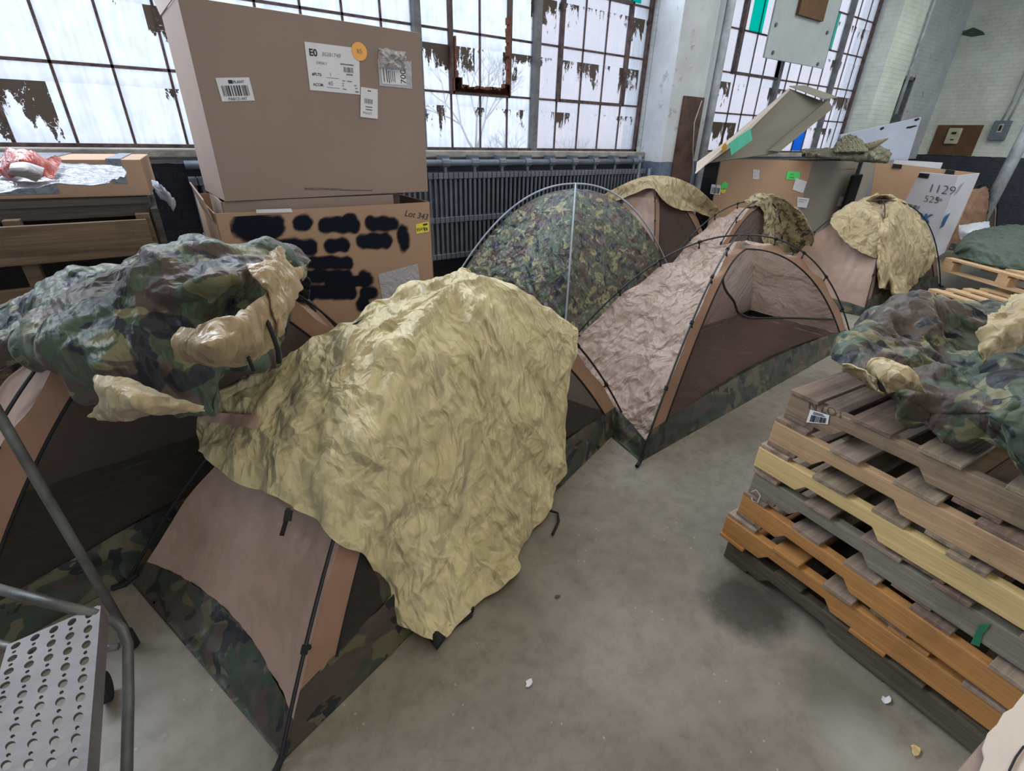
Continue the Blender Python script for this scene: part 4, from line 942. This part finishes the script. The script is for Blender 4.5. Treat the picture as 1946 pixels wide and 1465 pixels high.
MB().prism([PL(x, y, *pl)+n*.002 for x, y in ((1845, 1222), (1862, 1187), (1885, 1185), (1868, 1205), (1862, 1228))], n*.001).build('paint_mark', plain('green_paint', (.02, .16, .09), .6), pg, label='green paint mark')
tag(MB().tube([Z(1427, 935, .42), Z(1437, 931, .43), Z(1445, 942, .42), Z(1440, 955, .4), Z(1430, 952, .4), Z(1428, 945, .41)], .002, 5).build('loose_thread', M['pipe'], smooth=True), 'thin loop of loose white thread hanging on the pallet stack corner', 'thread')

# camouflage heap on the foreground pallets
rc = heap('rain_cover', 'camouflage rain cover with tan edges crumpled on the foreground pallet stack', 'rain cover',
 [[(1600, 690, .93), (1625, 645, .97), (1690, 605, 1.0), (1760, 590, 1.02), (1830, 590, 1.03), (1900, 590, 1.04), (1990, 590, 1.04), (2080, 600, 1.0)],
  [(1608, 700, .95), (1650, 668, .98), (1710, 650, .95), (1775, 650, .93), (1840, 660, .93), (1905, 650, 1.0), (1990, 640, 1.06), (2080, 640, 1.0)],
  [(1625, 705, .95), (1670, 700, .98), (1730, 700, .93), (1790, 700, .91), (1850, 720, .95), (1910, 710, 1.03), (1990, 700, 1.05), (2080, 700, 1.0)],
  [(1650, 715, .93), (1690, 735, .95), (1745, 745, .96), (1805, 760, .97), (1865, 780, 1.0), (1915, 780, 1.02), (1990, 790, 1.02), (2080, 790, .98)],
  [(1668, 735, .87), (1705, 780, .87), (1755, 815, .87), (1815, 830, .88), (1870, 850, .9), (1920, 880, .9), (1990, 900, .88), (2080, 920, .88)]],
 M['camo'], 300, 340, .14, .26, 71, back=.5, drop=.12, jit=.03, zmin=.828)
flap(rc, [[(1655, 680, 1.03), (1690, 690, 1.05), (1735, 705, 1.05)], [(1658, 700, 1.02), (1700, 712, 1.05), (1750, 730, 1.02)], [(1690, 745, .96), (1720, 742, .99), (1760, 745, .98)]], M['tan'], .04, 73)
flap(rc, [[(1930, 560, 1.16), (1960, 555, 1.18), (2020, 545, 1.18)], [(1880, 610, 1.14), (1940, 600, 1.18), (2020, 590, 1.18)], [(1862, 660, 1.10), (1900, 640, 1.14), (1960, 625, 1.15), ][0:3], [(1868, 690, 1.05), (1880, 680, 1.08), (1950, 650, 1.10)]], M['tan'], .04, 74)
flap(rc, [[(1602, 690, .99), (1640, 700, 1.0), (1665, 720, 1.0)], [(1605, 705, .93), (1645, 718, .95), (1672, 740, .95)], [(1645, 720, .90), (1655, 735, .90), (1680, 752, .90)]], M['tan'], .02, 75)

# far stack of new pallets with green bags
def blockpallet(label, loc, rz, seed, L=1.35, Wd=1.1):
    e = empty('wooden_pallet', loc, label, 'pallet', 'new pine pallets in the far stack', rz=rz); T = wmat(e); r = random.Random(seed)
    for y in np.linspace(0, Wd-.1, 6): MB().box((0, y, .125), (L, y+.095, .145), T).build('deck_board', M['woodn'], e, bevel=.002)
    for x in (0, L/2-.05, L-.1): MB().box((x, 0, .105), (x+.1, Wd, .125), T).build('cross_board', M['woodn'], e)
    for x in (0, L/2-.05, L-.1):
        for y in (0, Wd/2-.05, Wd-.1): MB().box((x, y, .02), (x+.13, y+.1, .105), T).build('block', M['woodn'], e, bevel=.003)
    for y in (0, Wd/2-.05, Wd-.1): MB().box((0, y, 0), (L, y+.1, .02), T).build('bottom_board', M['woodn'], e, bevel=.002)
    return e
pe = Z(1946, 528, .50)-Z(1797, 489, .50); pang = atan2(pe.y, pe.x)
for k, (px, py, zz, lab, dr_) in enumerate(((1740, 592, .12, 'lowest new pine pallet of the far right stack', -2), (1765, 548, .31, 'middle new pine pallet of the far right stack, slightly turned', 3), (1797, 489, .50, 'upper new pine pallet of the far right stack, its corner jutting left', 0))):
    c0 = Z(px, py, zz); blockpallet(lab, (c0.x, c0.y, zz-.145), pang+radians(dr_), k+1)
def bag(name, label, rows_px, seed):
    return heap(name, label, 'bag', rows_px, M['green_cloth'], 120, 150, .03, .12, seed, back=.4, drop=.15, jit=.02)
bag('duffel_bag', 'dark green rolled cloth bag lying on the far pine pallets', [[(1818, 470, .56), (1840, 446, .61), (1890, 432, .64), (1950, 428, .65), (2020, 430, .64)], [(1815, 478, .55), (1845, 460, .66), (1895, 450, .68), (1950, 450, .68), (2020, 455, .66)], [(1818, 482, .53), (1850, 480, .58), (1900, 482, .6), (1950, 487, .6), (2020, 495, .6)], [(1825, 489, .51), (1855, 498, .51), (1900, 506, .51), (1955, 514, .51), (2020, 522, .51)]], 81)
bag('green_cloth_bundle', 'small dark green bundle on the floor behind the camouflage heap', [[(1775, 590, .12), (1800, 582, .16), (1860, 585, .17), (1900, 590, .12)], [(1775, 596, .1), (1800, 592, .15), (1860, 594, .16), (1900, 600, .1)], [(1775, 604, .02), (1800, 606, .02), (1860, 608, .02), (1900, 612, .02)]], 83)

# ------------------------------------------------------------------ right background boxes
def wallbox(e, pts, ztop, zbot, mats, th=.012):
    for i, nm in enumerate(('front_wall', 'right_wall', 'back_wall', 'left_wall')):
        a, b = pts[i], pts[(i+1) % 4]; n_ = Vector((-(b-a).y, (b-a).x, 0)).normalized()*th
        MB().prism([Vector((a.x, a.y, zbot)), Vector((b.x, b.y, zbot)), Vector((b.x, b.y, ztop)), Vector((a.x, a.y, ztop))], n_).build(nm, mats[i], e)
zt = 1.34
a = Z(1408, 291, 1.345); a = Vector((7.72, 4.55, 0)); 
def ground_at(px, py, z): p = Z(px, py, z); return Vector((p.x, p.y, 0))
FLp = Vector(Yp(1372, 300, 4.5)); FLp = Vector((FLp.x, FLp.y, 0)); FRp = Z(1545, 306, 1.325); FRp.z = 0; RRp = FRp+(Z(1630, 305, 1.34)-Z(1545, 306, 1.325)).normalized()*1.2; RRp.z = 0
d2 = FRp-FLp
FLp = Yp(1368, 300, 4.35); 
pb = [Vector((7.05, 4.36, 0)), Vector((8.65, 3.78, 0)), Vector((9.45, 4.15, 0)), Vector((8.2, 4.8, 0))]
def topz(p, px_y):      # height whose sight line crosses the point
    return H+ray(*px_y).z*(Vector((p.x, p.y)).length/Vector((ray(*px_y).x, ray(*px_y).y)).length)
bx = empty('open_carton', (8.2, 4.2, 0), 'large open brown carton with green stickers, behind the tents', 'cardboard box')
for e_, px_ in ((0, (1372, 292)), (1, (1545, 306)), (2, (1632, 306))):
    d = ray(*px_); u = Vector((d.x, d.y)).normalized()
    dist = (8.35, 9.2, 10.1)[e_]; pb[e_] = Vector((u.x*dist, u.y*dist, 0))
pb[3] = pb[0]+pb[2]-pb[1]
zs = topz(pb[1], (1545, 306))
wallbox(bx, pb, zs, 0, [M['card3'], M['cardg'], M['cardin'], M['cardin']])
MB().prism([p+Vector((0, 0, .002)) for p in pb], (0, 0, .01)).build('carton_floor', M['cardin'], bx)
def side_plane(a, b):
    U_ = (b-a).normalized(); n_ = U_.cross(Vector((0, 0, 1))).normalized()
    if n_.dot(CAM-a) < 0: n_ = -n_
    return (a, n_)
pl = side_plane(pb[0], pb[1])
q = quad_label(bx, 'barcode_label', [(1352, 350), (1371, 352), (1368, 370), (1349, 368)], pl, M['paper'], off=.006); barcode(bx, q, .1, .3, .9, .9, pl[1], seed=3, k=10)
q = quad_label(bx, 'green_sticker', [(1496, 325), (1520, 327), (1518, 343), (1493, 340)], pl, M['glabel'], off=.006); qtext(bx, q, .25, .45, 'LOT', .3, M['ink']); qtext(bx, q, .2, .85, '343A5', .3, M['ink'])
q = quad_label(bx, 'document_pouch', [(1512, 338), (1533, 345), (1525, 367), (1505, 360)], pl, M['paper'], off=.008)
q = quad_label(bx, 'address_label', [(1515, 374), (1538, 377), (1532, 395), (1514, 393)], pl, M['paper'], off=.006); lines(bx, q, [(.1, .2, .8, .26), (.1, .4, .6, .46)], pl[1])
for cxp, cyp, rr_, mm in ((1376, 353, .055, 'glabel'), (1374, 362, .04, 'ylabel')):
    c = PL(cxp, cyp, *pl)+pl[1]*.008; Uq = pl[1].cross(Vector((0, 0, 1))); MB().prism([c+Uq*(rr_*cos(k*pi/12))+Vector((0, 0, rr_*sin(k*pi/12))) for k in range(24)], pl[1]*.002).build('round_sticker', M[mm], bx)
for px in ((1431, 322, 1443, 341),):
    quad_label(bx, 'tape_strip', [(px[0], px[1]), (px[2], px[1]+1), (px[2]-1, px[3]), (px[0]-1, px[3]-1)], pl, M['plastic'], off=.006)
pl2 = side_plane(pb[1], pb[2]); quad_label(bx, 'address_label', [(1596, 373), (1604, 374), (1597, 392), (1589, 391)], pl2, M['paper'], off=.006)
quad_label(bx, 'seam_line', [(1547, 323), (1629, 318), (1629, 320), (1547, 325)], pl2, M['card'], off=.004)
# the box lid leaning on it
ld = empty('carton_lid', tuple(Z(1420, 300, 1.36)), 'long shallow cardboard lid leaning up to the right on the open carton', 'carton lid')
lidn = Vector((0, -1, 0))
def LP(x, y, Y): return Yp(x, y, Y)
L1 = [LP(1326, 325, 4.0), LP(1500, 172, 4.15)]                # near top-left long edge
lidA = LP(1328, 312, 4.0); lidB = LP(1500, 168, 4.2); lidC = LP(1578, 198, 3.95); lidD = LP(1480, 290, 3.85)
th_ = Vector((.02, .012, -.02))
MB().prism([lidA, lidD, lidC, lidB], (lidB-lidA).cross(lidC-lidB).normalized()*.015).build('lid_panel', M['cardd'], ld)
dn = Vector((0, -.06, -.10))
MB().prism([LP(1324, 326, 3.92), LP(1400, 272, 3.98), LP(1500, 172, 4.14), lidB, LP(1390, 262, 4.05), LP(1326, 308, 4.0)], (0, .012, 0)).build('lid_side', M['cardl'], ld)
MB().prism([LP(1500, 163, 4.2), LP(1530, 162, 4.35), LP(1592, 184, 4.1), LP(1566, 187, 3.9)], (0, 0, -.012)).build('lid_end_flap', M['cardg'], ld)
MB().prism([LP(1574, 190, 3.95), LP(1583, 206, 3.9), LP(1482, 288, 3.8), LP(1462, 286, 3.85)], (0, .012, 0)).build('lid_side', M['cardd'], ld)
MB().prism([LP(1386, 272, 3.80), LP(1426, 244, 3.84), LP(1430, 266, 3.82), LP(1390, 295, 3.78)], (0, .004, 0)).build('teal_tape', M['teal'], ld, label='teal tape flap')
c = LP(1376, 281, 3.95); MB().prism([c+Vector((.05*cos(k*pi/10), 0, .05*sin(k*pi/10))) for k in range(20)], (0, -.004, 0)).build('round_sticker', M['orange'], ld)
# small folded lid edge at left end
MB().prism([LP(1322, 330, 3.9), LP(1328, 312, 3.98), LP(1345, 300, 4.1), LP(1350, 305, 3.95)], (0, .01, 0)).build('lid_end_flap', M['cardl'], ld)

# pale moulded board leaning behind
pbq = empty('moulded_board', tuple(Yp(1680, 300, 4.3)), 'pale grey-blue moulded board with dark slots leaning in the corner', 'board')
bp_ = [Yp(1598, 256, 4.6), Yp(1752, 222, 4.0), Yp(1726, 305, 3.95), Yp(1596, 300, 4.55)]
nn_ = (bp_[1]-bp_[0]).cross(bp_[3]-bp_[0]).normalized()
if nn_.dot(CAM-bp_[0]) < 0: nn_ = -nn_
MB().prism(bp_, -nn_*.05).build('board_panel', M['paleboard'], pbq, bevel=.01)
b = MB(); ppl = (bp_[0], nn_)
for x, y, w_, h_ in ((1742, 227, 5, 3), (1676, 244, 4, 3), (1614, 259, 4, 3), (1729, 259, 5, 3), (1716, 290, 5, 3), (1732, 241, 11, 3), (1718, 280, 11, 3)):
    b.prism([PL(x-w_, y+h_*.4+w_*.15, *ppl)+nn_*.004, PL(x-w_*.3, y+h_, *ppl)+nn_*.004, PL(x+w_, y-w_*.15, *ppl)+nn_*.004, PL(x+w_*.6, y-h_, *ppl)+nn_*.004, PL(x-w_*.8, y-h_*.4+w_*.1, *ppl)+nn_*.004], nn_*.006)
b.build('slots', M['web'], pbq)

# camouflage net pile on the boxes
nm = heap('camouflage_clothing', 'olive camouflage cloth lying in a heap on top of the open carton', 'clothing',
 [[(1525, 286, 9.3), (1560, 281, 9.3), (1600, 276, 9.4), (1650, 272, 9.4), (1690, 284, 9.3)], [(1525, 292, 9.1), (1560, 289, 9.1), (1600, 287, 9.1), (1650, 285, 9.1), (1692, 296, 9.1)], [(1530, 297, 9.0), (1560, 298, 8.95), (1600, 300, 8.95), (1650, 301, 8.95), (1690, 305, 8.95)]],
 fabric('olive_cloth', 0, camo=((.12, .125, .08), (.16, .14, .09), (.22, .20, .14), (.05, .05, .04)), crease=.8, csc=6, transl=0, camo_scale=1.5), 70, 100, .07, .25, 91, back=.3, drop=.1, far=True)
nt_ = MB(); r = random.Random(9)
def npt(u, v):
    x = 1586+u*62; y = 279-22*sin(pi*min(1, u*1.05))**.7*(1-v)+v*9; return vert(x, y, 9.2-v*.35)
for k in range(17):
    u = k/16; nt_.tube([npt(min(1, max(0, u+r.uniform(-.05, .05)+(v-.5)*.25)), v)+Vector((0, 0, r.uniform(0, .01))) for v in (0, .2, .4, .6, .8, 1)], .012, 5)
for k in range(8):
    v = k/7; nt_.tube([npt(u/12, min(1, max(0, v+r.uniform(-.06, .06)))) for u in range(13)], .012, 5)
nt_.tube([vert(1640, 284, 9.1), vert(1662, 275, 9.1), vert(1688, 263, 9.1)], [.07, .05, .01], 7)
tag(nt_.build('webbing_net', M['net'], None, smooth=True), 'knotted tan webbing net lying on the olive cloth', 'net')

# white box with open brown interior
wbx = empty('white_carton', (9.6, 2.8, 0), 'white printed carton, one wall cut open to its brown inside, marked 1129', 'cardboard box')
A_, B_, C_ = vert(1748, 327, 9.75), vert(1821, 334, 9.6), Z(1763, 499, .01)
fn = (B_-A_).cross(C_-A_).normalized(); fn = fn if fn.dot(CAM-A_) > 0 else -fn; fpl = (A_, fn)
MB().prism([A_, B_, C_, PL(1700, 470, *fpl), PL(1690, 440, *fpl)], -fn*.012).build('front_wall', M['cardw'], wbx)
D_ = vert(1862, 329, 10.1); rn = (D_-B_).cross(C_-B_).normalized(); rn = rn if rn.dot(CAM-B_) > 0 else -rn; rpl = (B_, rn)
MB().prism([B_, D_, PL(1795, 480, *rpl), C_], -rn*.012).build('right_wall', M['cardw'], wbx)
K1, K2 = vert(1664, 307, 10.35), vert(1862, 329, 10.75); kn = (K2-K1).cross(Vector((0, 0, 1))).normalized(); kn = kn if kn.dot(CAM-K1) > 0 else -kn; kpl = (K1, kn)
MB().prism([K1, K2, PL(1800, 478, *kpl), PL(1640, 468, *kpl)], -kn*.012).build('back_wall', M['card3'], wbx)
J1 = vert(1640, 306, 9.8); jn = (K1-J1).cross(Vector((0, 0, 1))).normalized(); jpl = (J1, jn)
MB().prism([J1, K1, Vector((K1.x, K1.y, .3)), Vector((J1.x, J1.y, .3))], jn*.01).build('left_wall', M['cardg'], wbx)
Uw = (PL(1821, 334, *fpl)-PL(1748, 327, *fpl)).normalized(); Vw = (PL(1748, 327, *fpl)-PL(1690, 440, *fpl)).normalized()
text(wbx, '1129', PL(1762, 364, *fpl)+fn*.02, Uw, Vw, .17, M['ink'], name='handwriting', bold=-.018)
text(wbx, '525', PL(1755, 382, *fpl)+fn*.02, Uw, Vw, .13, M['ink'], name='handwriting', bold=-.015); text(wbx, 'lbs', PL(1779, 380, *fpl)+fn*.02, Uw, Vw, .07, M['ink'], name='handwriting')
q = quad_label(wbx, 'barcode_label', [(1727, 385), (1750, 390), (1746, 399), (1722, 395)], fpl, M['paper'], off=.016); barcode(wbx, q, 0, .1, 1, .9, fn, seed=8, k=14)
text(wbx, 'TOK', PL(1716, 414, *fpl)+fn*.02, Uw, Vw, .17, M['blue'], bold=.03, shear=.2)
quad_label(wbx, 'corner_plate', [(1749, 328), (1768, 330), (1764, 339), (1745, 336)], fpl, M['web'], off=.018)
quad_label(wbx, 'blue_panel', [(1793, 411), (1803, 404), (1790, 430), (1782, 434)], rpl, M['blue'], off=.02)
quad_label(wbx, 'grey_print', [(1825, 350), (1830, 345), (1816, 366), (1811, 371)], rpl, M['pencil'], off=.02)
bpl_ = kpl
for x in (1697, 1797): quad_label(wbx, 'handle_hole', [(x, 311+(x-1697)*.11), (x+17, 313+(x-1697)*.11), (x+15, 321+(x-1697)*.11), (x-3, 319+(x-1697)*.11)], bpl_, M['web'], off=.02)
wb2 = empty('white_carton', tuple(Yp(1760, 316, 4.4)), 'second white topped carton just showing behind the open white one', 'cardboard box')
v0 = vert(1700, 304, 11.4); v1 = vert(1792, 309, 11.7)
MB().prism([Vector((v0.x, v0.y, 0)), Vector((v1.x, v1.y, 0)), v1, v0], (.3, .5, 0)).build('carton_body', M['cardw'], wb2)
bk2 = empty('plastic_bin', tuple(vert(1625, 400, 9.7).xy)+(0,), 'narrow black plastic bin between the brown and white boxes', 'bin')
v0 = vert(1622, 333, 9.75); v1 = vert(1642, 331, 9.75)
MB().prism([Vector((v0.x, v0.y, 0)), Vector((v1.x, v1.y, 0)), v1, v0], (.10, .08, 0)).build('bin_body', M['web'], bk2, bevel=.02)
filmsheet([[(1822, 428, .5), (1850, 425, .52), (1880, 420, .5)], [(1822, 440, .45), (1850, 440, .5), (1880, 432, .46)], [(1825, 455, .36), (1850, 455, .38), (1875, 445, .38)]], 0, M['whitebag'], 'plastic_bag', 'white plastic bag beside the distant tent', 'plastic bag', 15, .03, 30)

# ------------------------------------------------------------------ rolling step at the lower left
st = empty('rolling_steps', (-.45, 1.1, 0), 'grey metal rolling steps with a perforated tread at the lower left', 'step ladder')
zt = .47
TL, TR, BR, BL = Z(13, 1228, zt), Z(187, 1152, zt), Z(158, 1480, zt), Z(-60, 1480, zt)
# perforated plate built as a mesh with real holes
def perforated(TL, TR, BR, BL, cols, rws):
    mb = MB(); 
    def pt(u, v): return TL.lerp(TR, u).lerp(BL.lerp(BR, u), v)
    for i in range(rws):
        for j in range(cols):
            for half in (0, 1):
                # big hole cell then small hole cell, staggered by column
                v0_, v1_ = ((i)/rws, (i+.62)/rws) if half == 0 else ((i+.62)/rws, (i+1)/rws)
                rr_ = .25 if half == 0 else .11
                u0_, u1_ = j/cols, (j+1)/cols; cu, cv = (u0_+u1_)/2, (v0_+v1_)/2
                Wc = (TR-TL).length/cols; Hc = (BL-TL).length/rws
                rad_ = rr_*Wc; K = 16; b0 = len(mb.v); ring = []; outer = []; lowr = []
                for k in range(K):
                    a_ = 2*pi*k/K; c_, s_ = cos(a_), sin(a_); ring.append(pt(cu+rad_/Wc/cols*c_, cv+rad_/Hc/rws*s_))
                    mx_ = max(abs(c_), abs(s_)); outer.append(pt(cu+(u1_-u0_)/2*c_/mx_, cv+(v1_-v0_)/2*s_/mx_))
                lowr = [p-Vector((0, 0, .008)) for p in ring]
                mb.add(outer+ring+lowr, [(k, (k+1) % K, K+(k+1) % K, K+k) for k in range(K)]+[(K+k, K+(k+1) % K, 2*K+(k+1) % K, 2*K+k) for k in range(K)])
    return mb
pf = perforated(TL, TR, BR, BL, 5, 9); pf.build('perforated_tread', M['steel'], st)
MB().prism([TL, TR, TR-Vector((0, 0, .05)), TL-Vector((0, 0, .05))], Vector((0, .004, 0))).prism([TR, BR, BR-Vector((0, 0, .06)), TR-Vector((0, 0, .06))], Vector((.005, 0, 0))).build('tread_edge', M['steel'], st)
foot = Z(252, 1222, .02)
top_ = Z(-10, 775, .93); MB().tube([foot+Vector((0, 0, .02)), foot.lerp(top_, .5), top_, top_+(top_-foot)*.3], .0135, 12).build('handrail_post', M['tubing'], st, smooth=True)
MB().tube([foot+(top_-foot)*-.01, foot+(top_-foot)*.06], .019, 12).build('rubber_foot', M['rubber'], st, smooth=True)
MB().tube([Z(-30, 1112, .50), Z(80, 1142, .49), Z(186, 1168, .46)], .013, 12).tube([Z(-30, 1218, .44), Z(20, 1232, .44), Z(60, 1240, .42)], .012, 12).build('cross_tube', M['tubing'], st, smooth=True)
MB().tube([Z(190, 1178, .36), Z(215, 1178, .33), Z(232, 1195, .31), Z(243, 1225, .28), Z(244, 1330, .22), Z(240, 1500, .12)], .0135, 12).build('leg_frame', M['tubing'], st, smooth=True)
MB().tube([Z(188, 1235, .30), Z(225, 1228, .30)], .010, 10).build('cross_tube', M['tubing'], st, smooth=True)
MB().tube([Z(196, 1308, .05)-Vector((.012, 0, 0)), Z(196, 1308, .05)+Vector((.015, 0, 0))], .045, 18).build('caster_wheel', M['rubber'], st)

# cardboard corner at the lower right, close to the camera
cc = empty('torn_carton', (.75, -.1, 0), 'torn pale cardboard box corner at the lower right edge of the picture', 'cardboard box')
zc = .8
pts = [(1946, 1318), (1936, 1330), (1925, 1345), (1908, 1354), (1896, 1375), (1878, 1392), (1868, 1420), (1872, 1440), (1862, 1465), (1862, 1520), (2080, 1520), (2080, 1318)]
MB().prism([Z(x, y, zc) for x, y in pts], (0, 0, -.004)).build('torn_flap', M['cardl'], cc)
MB().prism([Z(1946, 1330, zc-.012), Z(1900, 1372, zc-.012), Z(1822, 1465, zc-.012), Z(1790, 1520, zc-.012), Z(2080, 1520, zc-.012), Z(2080, 1300, zc-.012)], (0, 0, -.79+.012)).build('carton_body', M['card'], cc)
MB().tube([Z(1946, 1418, zc+.003), Z(1930, 1440, zc+.003), Z(1918, 1465, zc+.003)], .0015, 5).build('crack_line', M['web'], cc)
# debris on the floor
r = random.Random(6)
def scrap(label, px, s, mat, seed):
    rr_ = random.Random(seed); c = Z(*px, .002); pts = []
    k = 9
    for i in range(k):
        a_ = 2*pi*i/k; d_ = s*rr_.uniform(.5, 1.2); pts.append(c+Vector((d_*cos(a_)*1.3, d_*sin(a_)*.8, rr_.uniform(0, .004))))
    o = MB().prism(pts, (0, 0, .003)).build('paper_scrap', mat, bevel=0); tag(o, label, 'scrap')
scrap('cream paper scrap on the concrete right of the nearest tent', (1006, 1298), .014, M['paper'], 1)
scrap('pale flake on the floor by the lowest pallet', (1683, 1331), .014, M['paper'], 2)
scrap('yellowish splinter flake on the floor at lower right', (1738, 1425), .016, M['woody'], 3)
scrap('small dark chip on the floor below the yellow cover', (1060, 1134), .010, M['woodd'], 4)
# patch of bare plaster with dark flaked edges high on the right wall
wp = MB(); r = random.Random(12); q = [(1812, 62), (1835, 58), (1850, 52), (1868, 60), (1872, 66), (1846, 70), (1828, 66)]
wp.prism([Xp(x, y, 15.195) for x, y in q], (-.008, 0, 0)); wpo = wp.build('paint_flake', plain('dark_flaked_paint', (.06, .09, .06), .8, 0, .4), None)
tag(wpo, 'dark flaked paint patch high on the right brick wall', 'paint flake')
